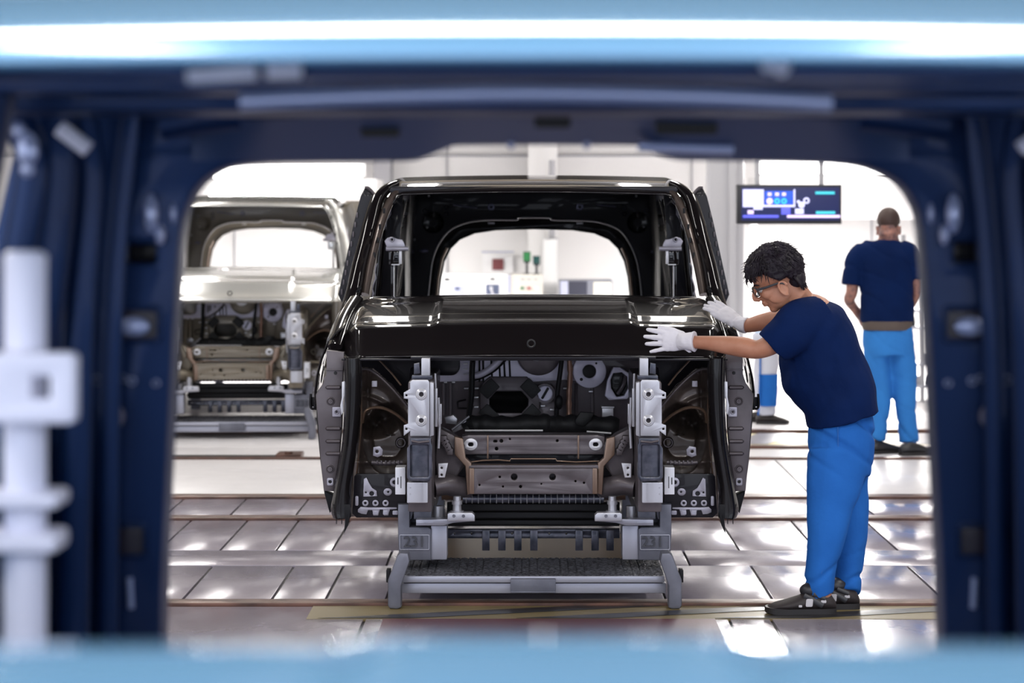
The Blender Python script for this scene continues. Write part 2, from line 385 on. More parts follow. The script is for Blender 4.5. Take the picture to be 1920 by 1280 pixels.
def beacon(px, py0, py1, c, rp, label):
    t = thing('signal_lamp', P(px, 514, Yc+.1), label, 'signal lamp')
    m = MB(); m.cyl(P(px, py1, Yc+.1), P(px, py0, Yc+.1), rp*Yc/F, n=16); m.build('lens', c, t)
    m = MB(); m.cyl(P(px, py1+4, Yc+.1), P(px, py1-1, Yc+.1), rp*.7*Yc/F, rp*1.02*Yc/F, 16); m.cyl(P(px, 514, Yc+.1), P(px, py1, Yc+.1), .015, n=10)
    m.cyl(P(px, 514, Yc+.1), P(px, 512, Yc+.1), .04, n=12); m.build('stalk', 'dark', t)
    m = MB(); m.cyl(P(px, py0, Yc+.1), P(px, py0-1.5, Yc+.1), rp*1.05*Yc/F, n=16); m.build('cap', 'dark', t)
beacon(988, 473, 489, 'green', 7, 'green signal lamp on a black stalk on the cream cabinet')
beacon(1006, 481, 494, 'teal', 7, 'dark teal signal lamp on the cream cabinet beside the green one')
t = thing('air_duct', (X_(1032, 25.6), 25.7, 0), 'white vertical duct box with a grey pipe rising from its top', 'duct')
m = MB(); m.bx(X_(1018, 25.6), X_(1045, 25.6), 25.6, 25.9, 0, Z_(448, 25.6), .015); m.build('duct_body', 'white', t)
m = MB(); m.cyl(P(1035, 449, 25.8), P(1035, 300, 25.8), .035, n=16); m.cyl(P(1035, 449, 25.8), P(1035, 446, 25.8), .07, n=16); m.build('pipe', 'wall_grey', t)
t = thing('machine_console', (X_(1097, Yc), Yc, 0), 'dark grey machine console with a lit cream window', 'console')
m = MB(); m.bx(X_(1048, Yc), X_(1149, Yc), Yc, Yc+.5, 0, Z_(525, Yc), .01); m.build('housing', mat('console grey', (.22, .23, .28), .4), t)
m = MB(); m.pbox(1066, 1101, 527, 560, Yc-.01, .012, .002); m.build('door', mat('console charcoal', (.035, .037, .06), .4), t)
m = MB(); m.pbox(1051, 1065, 527, 560, Yc-.01, .012, .002); m.build('side_panel', 'paleblue', t)
m = MB(); m.pbox(1113, 1146, 529, 560, Yc-.01, .012, .002); m.build('window', mat('cream lit window', (.9, .86, .72), .4), t)
m = MB(); m.pbox(903, 964, 471, 473.5, 26.6, .12, .003); tag(m.build('wall_shelf', 'paleblue'), 'thin pale blue shelf rail on the white back wall', 'shelf')
t = MB(); t.pbox(923, 944, 485, 506, 26.9, .02, .002); tag(t.build('wall_notice', mat('maroon print', (.20, .05, .055), .5)), 'small square maroon notice on the white back wall', 'notice')
m = MB(); m.pbox(905, 962, 476, 512, 26.93, .02, .002); tag(m.build('notice_board', 'white'), 'white board behind the small maroon notice', 'board')
# display screen
Ym = 18.2
t = thing('display_screen', P(1480, 420, Ym), 'black framed display screen with blue panels hanging above the workers', 'screen')
m = MB(); m.pbox(1381, 1578, 346, 420, Ym, .08, .006); m.build('frame', 'dark', t)
def glow(n, c, e=1.5): M[n] = mat(n, tuple(v*.3 for v in c), .4, emit=(c, e))
glow('s_navy', (.006, .01, .06)); glow('s_white', (.62, .62, .95)); glow('s_blue', (.02, .08, .6)); glow('s_cyan', (.05, .5, .6)); glow('s_violet', (.10, .11, .7)); glow('s_pink', (.75, .6, .95))
m = MB(); m.pbox(1390, 1574, 351, 413, Ym-.004, .006, .0005); m.build('screen', 's_navy', t)
for nm, c, lst in (('status_panel', 's_white', [(1393, 1432, 355, 386), (1393, 1489, 384, 388), (1488, 1491, 355, 388)]), ('diagram_panel', 's_blue', [(1434, 1487, 358, 383)]),
                   ('bar', 's_violet', [(1393, 1460, 403, 408), (1465, 1482, 389, 402)]), ('bar', 's_pink', [(1476, 1575, 403, 408), (1402, 1413, 394, 401)]),
                   ('text_line', 's_cyan', [(1529, 1565, 359, 364), (1530, 1566, 396, 401)]), ('text_line', 's_white', [(1413, 1430, 388, 393)])):
    m = MB()
    for a in lst: m.pbox(*a, Ym-.008, .005, .0005)
    m.build(nm, c, t)
m = MB()
for a, b in ((1443, 364), (1457, 364), (1470, 364)): m.pbox(a-3.5, a+3.5, b-3, b+3, Ym-.011, .004, .0005)
m.disc(1443, 377, Ym-.011, 6, .003, 14); m.build('status_icon', 's_pink', t)
m = MB(); m.disc(1457, 377, Ym-.011, 5.5, .003, 14, 2.5); m.disc(1470, 377, Ym-.011, 5.5, .003, 14, 2.5); m.build('status_icon', 's_cyan', t)
m = MB(); m.pbox(1491, 1507, 391, 401, Ym-.011, .004, .0005); m.disc(1503, 384, Ym-.011, 6, .003, 14); m.disc(1512, 376, Ym-.011, 6, .003, 14, 3); m.disc(1497, 378, Ym-.011, 3, .003, 12); m.build('robot_icon', 's_white', t)
m = MB()
for px in (1420, 1540): m.cyl(P(px, 346, Ym+.04), (X_(px, Ym+.04), Ym+.04, CEIL), .02, n=12)
m.build('hanging_rod', 'wall_grey', t)
# machinery at the right edge behind the standing worker
Yr = 20.5
t = thing('machine_rack', (X_(1735, Yr), Yr, 0), 'pale machine rack with shelves and small parts behind the standing worker', 'rack')
for px in (1694, 1730, 1790):
    m = MB(); m.bx(X_(px, Yr)-.02, X_(px, Yr)+.02, Yr, Yr+.04, 0, Z_(440, Yr), .004); m.build('upright', 'wall_grey', t)
for py in (500, 580, 612, 680, 722):
    m = MB(); m.pbox(1692, 1792, py, py+5, Yr-.01, .5, .003); m.build('shelf', 'silver', t)
for px, py, r, lb in ((1712, 680, 6, 'small bright turned part on the second lowest rack shelf'), (1735, 680, 8, 'larger bright turned part on the second lowest rack shelf'), (1704, 722, 7, 'dark turned part at the worker end of the lowest rack shelf'), (1722, 722, 6, 'bright turned part between two dark ones on the lowest rack shelf'), (1745, 722, 9, 'largest dark turned part on the lowest rack shelf'), (1712, 612, 5, 'small dark turned part alone on the middle rack shelf')):
    m = MB(); m.cyl(P(px, py-.6, Yr+.1), P(px, py-18, Yr+.1), r*Yr/F, r*.6*Yr/F, 14)
    tag(m.build('machine_part', 'dark' if r % 2 else 'silver'), lb, 'metal part', 'metal parts on the rack')
M['guard'] = mat('yellow guard', (.6, .5, .2), .4)
m = MB(); m.tube([P(1692, 774, 20), P(1792, 774, 20)], .05); tag(m.build('floor_pipe', 'guard'), 'low yellow guard pipe behind the standing worker', 'guard rail')
# ------------------------------------------------------------------ van body (dark one, seen from the front)
VX = .03
def S(m, sd): return m.flip(VX) if sd else m
PC = 1000.
def van_body():
    V = thing('van_body', (VX, 9.7, 0), 'dark brown-black unfinished van body facing us on the grey carriage', 'van body')
    # bonnet
    rows = [(10.74, 1.318, .850), (10.72, 1.343, .865), (10.62, 1.346, .878), (10.48, 1.336, .888), (10.3, 1.312, .897), (10.12, 1.272, .900), (10.03, 1.252, .90),
            (9.965, 1.241, .90), (9.935, 1.228, .90), (9.915, 1.208, .899), (9.875, 1.168, .896), (9.835, 1.130, .892), (9.808, 1.108, .888), (9.815, 1.098, .884), (9.84, 1.094, .88)]
    ctr = catmull([Vector(r) for r in rows], 4)
    def bon(u, v):
        c = ctr[min(len(ctr)-1, int(round(v*(len(ctr)-1))))]; y, z, hw = c
        s = u*2-1; a = abs(s); x = s*hw
        fr = 1-sstep(9.95, 10.6, y)
        yy = y+.10*a**2.2*fr+.05*sstep(.86, 1, a)*fr; zz = z-.018*a*a-.010*math.exp(-((y-10.06)/.03)**2)*(1-sstep(.85, .95, a))
        top = sstep(9.84, 9.95, y)*(1-sstep(10.66, 10.72, y))
        zz += top*(.009*(1-sstep(.45, .51, a))+.009*math.exp(-((a-.49)/.022)**2))*(1-sstep(10.36, 10.5, y))
        zz += -.055*sstep(.88, 1, a)**1.5*(1-sstep(10.3, 10.7, y)*.5)
        # scooped band in front of the rear edge
        zz -= .016*math.exp(-((y-10.47)/.055)**2)*(1-sstep(.85, .97, a))*(.55+.45*abs(math.cos(a*3.3)))
        yy += 0
        return Vector((VX+x, yy, zz))
    m = MB(); m.grid(bon, 121, len(ctr)*1, .0); o = m.build('bonnet', 'paint', V, 60)
    sm = o.modifiers.new('s', 'SOLIDIFY'); sm.thickness = .012; sm.offset = -1
    m = MB(); m.lathe(P(996, 644, 9.80), (0, -1, 0), [(.020, -.003), (.020, .006), (.014, .008), (.012, -.004)], 24); m.warp(lambda c: Vector((c.x, c.y, 1.2+(c.z-1.2)*1))); m.build('badge_seat', 'void', V)
    m = MB(); m.pbox(640, 1365, 672, 676, 9.84, .05, .004); m.pbox(770, 1230, 668, 673, 9.82, .02, .003); m.build('bonnet_flange', 'paint_in', V)
    # roof
    def roof(u, v):
        s = u*2-1; a = abs(s)
        y = 10.9+v*4.25
        hw = .730+.07*sstep(0, .25, v)
        z = 1.862+.075*(1-(1-min(1, v*3.2))**2)+.02*math.sin(v*math.pi)
        if v == 0: z -= .014
        z -= .014*a**2+.07*sstep(.90, 1, a)**1.6
        y += .06*a*a*(1-v)
        return Vector((VX+s*hw, y, z))
    m = MB(); m.grid(roof, 61, 60); o = m.build('roof', 'paint', V, 60)
    sm = o.modifiers.new('s', 'SOLIDIFY'); sm.thickness = .01; sm.offset = -1
    # windscreen header below the roof lip
    m = MB(); m.poly([[(733, 349), (1268, 349), (1272, 356), (1262, 366), (1000, 360), (738, 366), (728, 356)]], 10.98, .10, .006); m.build('windscreen_header', 'paint_in', V)
    for sd in (0, 1):
        # A pillar outer skin
        path = [P(741, 346, 11.05), P(724, 356, 11.02), P(706, 380, 10.98), P(690, 440, 10.9), P(674, 500, 10.84), P(663, 550, 10.78), P(650, 590, 10.7)]
        m = MB(); m.tube(catmull(path, 5), [(.05, .020+.020*min(1, i/14)) for i in range(31)], 14, up=(0, 1, 0)); S(m, sd).build('pillar', 'paint', V, 60)
        m = MB(); m.tube(catmull([P(748, 358, 11.02), P(732, 376, 10.98), P(714, 420, 10.92), P(698, 480, 10.86), P(684, 552, 10.8)], 4), (.034, .022), 10, up=(0, 1, 0)); m = S(m, sd)
        o = m.build('pillar_flange', mat('pillar_flange_%d' % sd, (.10, .075, .065), .3, .5, .4) if sd == 0 and 'pf' not in M else 'pf', V, 50)
        if sd == 0: M['pf'] = o.data.materials[0]
        m = MB()
        for px, py in ((709, 450), (702, 478), (695, 510), (712, 425), (720, 395)): m.pbox(px-2, px+2, py-5, py+5, 10.83, .03, .001)
        for px, py in ((674, 540), (672, 546)): m.disc(px, py, 10.74, 4, .008, 12, 1.6)
        S(m, sd).build('pillar_clip', 'bright' if 0 else 'rubber', V)
        # door frame / B pillar strip outside
        m = MB(); m.poly([[(684, 352), (700, 362), (704, 372), (668, 545), (648, 572), (640, 566), (634, 552), (652, 470), (664, 415), (676, 368)]], 11.5, .12, .004); S(m, sd).build('door_pillar', 'paint_in', V)
        m = MB(); m.tube(catmull([P(684, 352, 11.48), P(690, 352, 11.48), P(697, 358, 11.48), P(703, 366, 11.48)], 3), .008)
        for k in range(9): m.pbox(668-3.6*k, 671-3.6*k, 398+18*k, 408+18*k, 11.49, .05, .001)
        S(m, sd).build('door_seal_clip', 'bright' if 0 else 'bay', V)
        # fender outer skin: from bonnet edge down to the flare
        prof = [(0, .0, .0), (.035, -.025), (.075, -.075), (.105, -.15), (.125, -.23), (.135, -.31), (.135, -.40)]
        def fen(u, v):
            k = v*(len(prof)-1); i = min(int(k), len(prof)-2); f = k-i
            dx = prof[i][0]*(1-f)+prof[i+1][0]*f; dz = prof[i][1]*(1-f)+prof[i+1][1]*f
            y = 10.02+u*1.1+.10*v*(1-u)
            base = .872-.01*(u)
            zt = 1.215+.115*sstep(0, .55, u)
            lim = .40
            # wheel arch cut rising away from the front edge
            dz2 = dz*(1-.45*math.exp(-((u-.45)/.3)**2)*v)
            return Vector((VX-(base+dx*(1.0-.25*u)), y, zt+dz2))
        m = MB(); m.grid(fen, 30, 30); S(m, sd); o = m.build('front_wing', 'paint', V, 60)
        s_ = o.modifiers.new('s', 'SOLIDIFY'); s_.thickness = .008; s_.offset = 0
        m = MB(); m.tube(catmull([P(583, 738, 10.12), P(582, 756, 10.12), P(584, 765, 10.12), P(590, 764, 10.12), P(592, 748, 10.12)], 4), .006)
        m.pbox(584, 594, 744, 762, 10.13, .01, .002); S(m, sd).build('wing_bracket', 'rubber', V)
        m = MB(); m.tube(catmull([P(668, 560, 10.5), P(652, 585, 10.35), P(640, 612, 10.2), P(628, 650, 10.0)], 5), (.035, .018), 12, up=(1, 0, 0)); S(m, sd).build('wing_edge', 'paint', V, 60)
        # headlight aperture cheek: dark panel between bonnet lip and flange
        m = MB(); m.poly([[(612, 655), (624, 650), (800, 670), (800, 676), (770, 690), (765, 760), (735, 720), (700, 700), (650, 690), (645, 676), (612, 672)]], 10.28, .02, .003); S(m, sd).build('cheek_panel', 'paint_in', V)
        # front side flange with ribs
        m = MB(); m.poly([[(612, 656), (645, 660), (643, 720), (641, 800), (636, 860), (628, 905), (626, 921), (607, 920), (601, 860), (596, 790), (592, 740), (606, 718), (612, 700)]], 9.92, .05, .004)
        o = S(m, sd).build('wing_support', 'bay', V)
        m = MB(); m.poly([[(592, 738), (606, 718), (609, 740), (607, 800), (608, 860), (611, 921), (632, 930), (628, 950), (618, 962), (608, 925), (600, 860), (594, 790)]], 9.97, .06, .004); S(m, sd).build('wing_support_edge', 'rubber', V)
        m = MB()
        for py in (726, 803, 827, 850): m.tube([P(611, py, 9.92), P(613, py, 9.915), P(637, py, 9.915), P(639, py, 9.92)], [.004, .009, .009, .004], 10)
        m.bx(X_(611, 9.91), X_(643, 9.91), 9.905, 9.93, Z_(694, 9.91), Z_(692, 9.91), .001)
        S(m, sd).build('pressed_rib', 'bay', o)
        for px, py, r in ((620, 752, 8), (619, 879, 8)):
            m = MB(); m.disc(px, py, 9.92, r, .006, 24, r*.72); m.disc(px, py, 9.92, r*.66, .010, 24); m.disc(px, py, 9.91, 1.8, .004, 10); S(m, sd).build('bolt_boss', 'bay_light' if 0 else 'bay', o)
        m = MB(); m.poly([rrect(623, 639, 763, 781, 1.5), circ(631, 772, 2.5)], 9.905, .012, .001); m.disc(631, 772, 9.905, 5, .005, 20, 3); S(m, sd).build('bracket', 'bay_light', o)
        m = MB(); m.poly([rrect(613, 625, 896, 910, 3), circ(619, 903, 3.2)], 9.91, .01, .001); S(m, sd).build('eyelet', 'bay_light', o)
        m = MB(); m.disc(619, 903, 9.918, 3.2, .001, 14); m.disc(629, 699, 9.915, 3, .006, 14); S(m, sd).build('hole_plug', 'void', o)
        m = MB(); m.poly([[(641, 716), (647, 714), (646, 742), (643, 752), (644, 772), (640, 778), (638, 760), (641, 745)]], 9.86, .02, .001); S(m, sd).build('edge_clip', 'bright', o)
        # dark sealing post
        def post(u, v):
            pth = POST[min(len(POST)-1, int(round(v*(len(POST)-1))))]
            c = P(pth[0], pth[1], 9.83); w_ = pth[2]*9.83/F
            a = math.pi*u
            return Vector((c.x-w_*math.cos(a), 9.87-.05*math.sin(a)-.012*math.exp(-((u-.35)/.08)**2), c.z))
        POST = catmull([(660, 668, 15), (661, 720, 14.5), (659, 780, 13.5), (655, 830, 13), (648, 875, 13), (641, 920, 14), (638, 955, 17), (640, 972, 15)], 6)
        m = MB(); m.grid(post, 25, len(POST)); o = S(m, sd).build('bumper_post', 'rubber_gloss', V, 50)
        s_ = o.modifiers.new('s', 'SOLIDIFY'); s_.thickness = .01; s_.offset = 0
        m = MB(); m.poly([[(624, 945), (656, 945), (656, 968), (652, 985), (645, 1000), (647, 972), (634, 974), (626, 966)]], 9.82, .03, .002)
        for px in (630, 640, 650): m.bx(X_(px, 9.82), X_(px+1.5, 9.82), 9.82, 9.83, Z_(982, 9.82), Z_(965, 9.82))
        S(m, sd).build('post_foot', 'rubber', V)
        # wheel housing : a real bowl
        CXh, CZh = 722, 812
        def hou(u, v):
            px = 658+u*(772-658); py = 688+v*(968-688)
            px0 = 664+ (655-664)*0
            d = 0.
            # rounded bowl
            q = ((px-728)/44)**2+((py-822)/62)**2
            d += .30*(1-sstep(.35, 1.25, q))
            # upper funnel
            q2 = math.hypot((px-700)/60, (py-760)/60)
            d += .12*(1-sstep(.5, 1.1, q2))*(1-sstep(1.0, 1.4, q)*0)
            # ridges
            arc = math.hypot(px-672, (py-842)*.92)
            d -= .022*math.exp(-((arc-92)/4.)**2)*(1 if py < 830 else 0)
            d -= .030*math.exp(-((arc-62)/6.)**2)*(1 if py < 815 else 0)
            d -= .05*math.exp(-((px-672)/7.)**2)
            d += .02*math.exp(-((px-690)/4.)**2)*(1 if py < 800 else 0)
            d -= .03*math.exp(-((py-866)/6.)**2)
            d += .05*sstep(870, 880, py)*0
            return P(px, py, 10.02+d)
        m = MB(); m.grid(hou, 96, 150)
        for f in list(m.bm.faces):
            c = f.calc_center_median(); px = CX+c.x*F/c.y; py = CY-(c.z-CH)*F/c.y
            yl = 690+max(0, px-700)*1.02 if px > 690 else 688
            if py < yl-0 and px > 690: m.bm.faces.remove(f)
        o = S(m, sd).build('wheel_housing', 'housing', V, 70)
        s_ = o.modifiers.new('s', 'SOLIDIFY'); s_.thickness = .006; s_.offset = 1
        m = MB(); m.tube(catmull([P(664, 694, 9.99), P(690, 692, 9.98), P(712, 706, 9.98), P(735, 728, 9.98), P(756, 752, 9.98), P(770, 770, 9.99)], 5), (.010, .006), 10); S(m, sd).build('housing_lip', 'bay', V)
        m = MB(); m.tube(catmull([P(680, 792, 9.965), P(684, 772, 9.96), P(700, 764, 9.96), P(722, 766, 9.96), P(745, 778, 9.97), P(766, 796, 9.99)], 5), (.016, .007), 10)
        m.tube(catmull([P(675, 712, 9.95), P(678, 780, 9.95), P(673, 850, 9.95), P(664, 920, 9.95), P(662, 962, 9.95)], 5), (.008, .004), 8); S(m, sd).build('overspray_ridge', 'bronze', V)
        m = MB(); m.poly([rrect(697, 707, 714, 725, 1)], 10.0, .02, .001); S(m, sd).build('light_patch', 'bay_light', V)
        m = MB(); m.tube([P(665, 655, 10.02), P(705, 668, 10.05), P(735, 700, 10.0), P(752, 722, 9.96)], .004); S(m, sd).build('brace_rod', 'bronze', V)
        m = MB(); m.disc(752, 829, 10.22, 11, .02, 24, 6); S(m, sd).build('shock_mount', 'bay', V)
        m = MB(); m.poly([[(700, 838), (712, 836), (718, 843), (717, 853), (708, 857), (699, 854)], circ(707, 846, 3)], 10.0, .015, .002); S(m, sd).build('eyelet_bracket', 'bay_light', V)
        m = MB(); m.tube(catmull([P(697, 866, 10.0), P(720, 868, 10.0), P(755, 866, 10.0)], 3), .012, 10)
        for k in range(6): m.bx(X_(706+8*k, 9.985), X_(709+8*k, 9.985), 9.98, 10.0, Z_(870, 9.98), Z_(863, 9.98), .002)
        S(m, sd).build('cable_run', 'bay', V)
        # perforated stay plate
        m = MB(); m.poly([[(664, 893), (668, 888), (760, 888), (760, 970), (668, 970), (660, 962)]], 9.94, .02, .002); o = S(m, sd).build('stay_plate', 'paint_in', V)
        m = MB()
        m.poly([[(682, 898), (687, 895), (692, 905), (698, 915), (706, 920), (707, 930), (681, 931)], circ(697, 925, 4.5), circ(686, 923, 1.8)], 9.93, .012, .0015)
        m.poly([circ(740, 904, 9), circ(740, 904, 4)], 9.93, .012, .0015)
        m.poly([circ(727, 922, 8, ry=7), circ(728, 922, 2)], 9.93, .012, .0015)
        for px in (685, 704, 723): m.poly([circ(px, 943, 6), circ(px, 943, 2.5)], 9.93, .012, .0015)
        m.poly([[(671, 955), (676, 950), (690, 951), (700, 951), (712, 951), (730, 951), (744, 951), (744, 954), (731, 955), (728, 966), (720, 966), (718, 955), (712, 955), (709, 966), (700, 966), (698, 956), (690, 956), (687, 964), (678, 963), (671, 960)]], 9.93, .012, .0012)
        for x0 in (699, 718, 736): m.poly([rrect(x0, x0+10, 957, 965, 2)], 9.925, .012, .001)
        m.poly([rrect(666, 672, 930, 948, 2)], 9.93, .012, .001)
        S(m, sd).build('bare_patch', 'bay_light', o)
        # longitudinal rail end with mounting plate
        m = MB(); m.poly([[(773, 712), (802, 712), (805, 716), (805, 817), (769, 817), (769, 808), (757, 817), (757, 797), (765, 794), (765, 748), (757, 747), (757, 736), (769, 729), (769, 716)], circ(790, 739, 4.3), circ(790, 788, 4.3), circ(762, 741, 2), circ(762, 804, 2)], 9.60, .012, .002)
        m.poly([[(806, 716), (813, 718), (813, 816), (806, 818)]], 9.62, .06, .001); o = S(m, sd).build('mounting_plate', 'silver', V)
        for py in (739, 788):
            m = MB(); m.disc(790, py, 9.60, 11, .008, 32, 5); m.disc(790, py, 9.594, 8, .006, 32, 4.4); S(m, sd).build('washer', 'bright', o)
        m = MB(); m.pbox(765, 810, 716, 960, 9.63, .9, .01); S(m, sd).build('chassis_rail', 'bay', V)
        m = MB(); m.pbox(790, 806, 672, 712, 9.68, .06, .002); S(m, sd).build('rail_riser', 'silver', V)
        m = MB(); m.poly([[(776, 682), (786, 680), (788, 700), (776, 702)]], 9.7, .03, .002); m.pbox(772, 810, 704, 711, 9.64, .06, .002); S(m, sd).build('riser_bracket', 'darksteel', V)
        m = MB(); m.poly([[(769, 822), (808, 822), (808, 830), (810, 834), (810, 893), (804, 903), (768, 901), (763, 895), (763, 840), (769, 832)], rrect(769, 804, 834, 894, 3)], 9.56, .10, .004)
        o = S(m, sd).build('crash_box', 'darksteel', V)
        m = MB(); m.poly([rrect(768, 805, 833, 895, 3)], 9.585, .06, .002); S(m, sd).build('recessed_face', 'darksteel', o)
        m = MB(); m.tube([P(771, 826, 9.55), P(785, 829, 9.55), P(805, 827, 9.55)], .005); S(m, sd).build('weld_bead', 'bay', o)
        m = MB(); m.poly([rrect(763, 802, 904, 943, 2)], 9.58, .10, .003); m.disc(769, 914, 9.58, 1.5, .003, 10); m.disc(769, 926, 9.58, 1.5, .003, 10); m.bx(X_(792, 9.577), X_(793, 9.577), 9.575, 9.58, Z_(940, 9.58), Z_(906, 9.58)); S(m, sd).build('rail_foot', 'silver', V)
        m = MB(); m.poly([rrect(741, 760, 876, 927, 1)], 9.62, .10, .002); o = S(m, sd).build('jig_block', 'bright', V)
        m = MB(); m.pbox(745, 747, 895, 908, 9.618, .004, .0003); m.pbox(751, 752.5, 893, 915, 9.618, .004, .0003); S(m, sd).build('scale_mark', 'dark', o)
        m = MB(); m.poly([[(822, 869), (840, 868), (834, 895), (822, 895)], circ(828, 877, 2.4), circ(828, 890, 2.4)], 9.75, .012, .001); S(m, sd).build('corner_bracket', 'bright', V)
        # rail inner side details
        m = MB()
        m.tube([P(822, 745, 9.8), P(824, 800, 9.8), P(822, 840, 9.8)], .007); m.pbox(818, 828, 757, 795, 9.82, .05, .003); m.pbox(815, 820, 728, 800, 9.72, .03, .002)
        m.tube([P(816, 700, 9.75), P(818, 760, 9.75), P(823, 800, 9.78)], .005)
        S(m, sd).build('side_bracket', 'silver', V)
        m = MB()
        for k in range(5): m.box(P(832+k*3, 822+k*6, 9.95), (.03, .05, .03), ((0, 1, 0), .4*k), .006)
        m.poly([[(820, 800), (850, 815), (872, 835), (872, 870), (850, 905), (830, 930), (822, 925), (816, 860)]], 9.98, .12, .01); S(m, sd).build('gusset', 'bay', V)
        m = MB(); m.poly([[(852, 818), (868, 822), (873, 858), (884, 868), (886, 925), (876, 928), (872, 874), (852, 852)]], 9.9, .05, .006); S(m, sd).build('overspray_joint', 'bronze', V)
        m = MB(); m.tube(catmull([P(812, 912, 9.9), P(835, 908, 9.92), P(856, 912, 9.95), P(878, 916, 9.98)], 5), (.05, .048), 18); S(m, sd).build('wheel_arm', 'bay', V, 60)
    # cross members
    m = MB(); m.poly([[(866, 818), (880, 815), (1120, 815), (1134, 818), (1134, 852), (866, 852)], rrect(877.5, 887.5, 829.5, 836.5, 3.4), rrect(1112, 1122, 829.5, 836.5, 3.4), rrect(925, 932, 825, 829, 1.8), circ(940, 826.5, 3), circ(931, 841, 3), circ(956, 823, 1.6), circ(1045, 826, 2.2)], 10.02, .12, .005); o = m.build('cross_member', 'bay', V)
    for px in (882.5, 1117):
        m = MB(); m.poly([circ(px, 833, 13, 28, 11.5), rrect(px-5, px+5, 829.5, 836.5, 3.4)], 10.01, .012, .003); m.build('oval_pad', 'bright', o)
    m = MB(); m.pbox(913, 916, 816, 860, 10.012, .02, .001); m.pbox(1083, 1086, 816, 860, 10.012, .02, .001); m.build('overspray_band', 'bronze', o)
    m = MB(); m.pbox(864, 1136, 852, 872, 10.10, .2, .004); m.build('cross_member_back', 'paint_in', V)
    m = MB(); m.tube([P(866, 862, 9.98), P(884, 866, 9.98), P(905, 863, 9.98), P(935, 862, 9.98), P(956, 864, 9.98), P(958, 860, 9.98), P(1042, 860, 9.98), P(1044, 864, 9.98), P(1080, 866, 9.98), P(1132, 864, 9.98)], .0035, 8)
    m.tube([P(880, 873, 9.93), P(1122, 873, 9.93)], .007, 8); m.build('trim_edge', 'bronze', V)
    m = MB(); m.poly([[(888, 878), (1112, 878), (1112, 926), (888, 926)], circ(964, 894, 6), circ(1036, 894, 6), circ(937, 894, 2), circ(899, 909, 1.7), circ(943, 912, 1.7), circ(1079, 902, 1.8), circ(1095, 905, 1.8), circ(976, 912, 2.6), circ(1015, 907, 1.3)], 9.88, .09, .004); m.build('lower_beam', 'bay', V)
    m = MB(); m.pbox(878, 1122, 872, 879, 9.90, .08, .003); m.pbox(880, 1120, 874, 930, 9.98, .03, .002); m.build('beam_shelf', 'bay', V)
    m = MB(); m.pbox(880, 889, 878, 926, 9.875, .08, .003); m.pbox(1111, 1120, 878, 926, 9.875, .08, .003); m.build('beam_end', 'bronze', V)
    # firewall
    Yf = 10.75
    fw = MB(); fw.poly([[(798, 640), (1202, 640), (1202, 824), (798, 824)], [(908, 736), (928, 716), (986, 716), (1006, 740), (1006, 760), (988, 784), (922, 784), (906, 762)]], Yf, .03, .004)
    fw = fw.build('firewall', 'bay', V)
    m = MB(); m.poly([[(806, 700), (870, 668), (1130, 668), (1130, 712), (1098, 716), (1060, 712), (1000, 716), (900, 714), (812, 716)]], Yf-.03, .03, .006); m.build('firewall_upper', 'bay_bright', fw)
    m = MB(); m.poly([[(906, 716), (918, 706), (988, 706), (1012, 730), (1012, 765), (992, 792), (916, 792), (900, 765), (900, 730)], [(918, 748), (930, 734), (978, 734), (990, 748), (990, 760), (978, 774), (930, 774), (918, 760)]], Yf-.05, .05, .006); m.build('octagon_frame', 'bay', fw)
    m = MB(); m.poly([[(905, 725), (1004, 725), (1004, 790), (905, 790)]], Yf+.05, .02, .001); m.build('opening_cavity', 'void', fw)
    for a, b, ang in ((917, 728, 45), (995, 728, -45), (917, 776, -45), (995, 776, 45)):
        m = MB(); m.box(P(a, b, Yf-.062), (.085, .015, .062), ((0, 1, 0), R(-ang)), .006); m.build('tape_patch', 'tape', fw)
    m = MB(); m.disc(1022, 737, Yf-.03, 19, .015, 36, 15.5); m.build('access_ring', 'bay', fw)
    m = MB(); m.disc(1022, 737, Yf-.04, 15.5, .02, 36); m.build('access_cap', 'bay_bright', fw)
    m = MB(); m.box(P(1022, 737, Yf-.066), (.012, .014, .062), ((0, 1, 0), R(30)), .004); m.build('cap_slot', 'rubber', fw)
    m = MB(); m.poly([circ(1105, 696, 32, 40), circ(1105, 696, 12)], Yf-.09, .06, .008); m.build('booster_plate', 'bay_bright', fw)
    m = MB(); m.disc(1105, 696, Yf-.085, 12, .005, 28); m.build('booster_hole', 'void', fw)
    m = MB(); m.disc(1090, 711, Yf-.092, 3, .003, 12); m.disc(1118, 681, Yf-.092, 2, .003, 12); m.build('bolt_hole', 'void', fw)
    m = MB(); m.poly([[(1150, 688), (1162, 688), (1184, 702), (1186, 735), (1176, 748), (1142, 750), (1134, 742), (1138, 715)], [(1150, 700), (1166, 698), (1176, 706), (1178, 728), (1170, 742), (1156, 744), (1146, 728), (1145, 712)]], Yf-.10, .05, .006); m.build('port_flange', 'bay_bright', fw)
    m = MB(); m.poly([[(1144, 696), (1180, 696), (1180, 746), (1144, 746)]], Yf-.055, .02, .001); m.build('port_cavity', 'rubber_gloss', fw)
    m = MB(); m.tube(catmull([P(1158, 738, Yf-.08), P(1168, 722, Yf-.09), P(1173, 704, Yf-.08)], 4), .01); m.build('port_vane', 'bay', fw)
    m = MB(); m.poly([circ(1010, 662, 42, 40)], Yf-.06, .03, .01); m.build('round_recess', 'bay', fw)
    m = MB(); m.poly([circ(1006, 668, 16, 30, 9)], Yf-.075, .02, .004); m.build('bright_seal', 'bright', fw)
    m = MB(); m.poly([rrect(800, 862, 645, 704, 16)], Yf-.07, .04, .01); m.build('left_recess', 'paint_in', fw)
    m = MB()
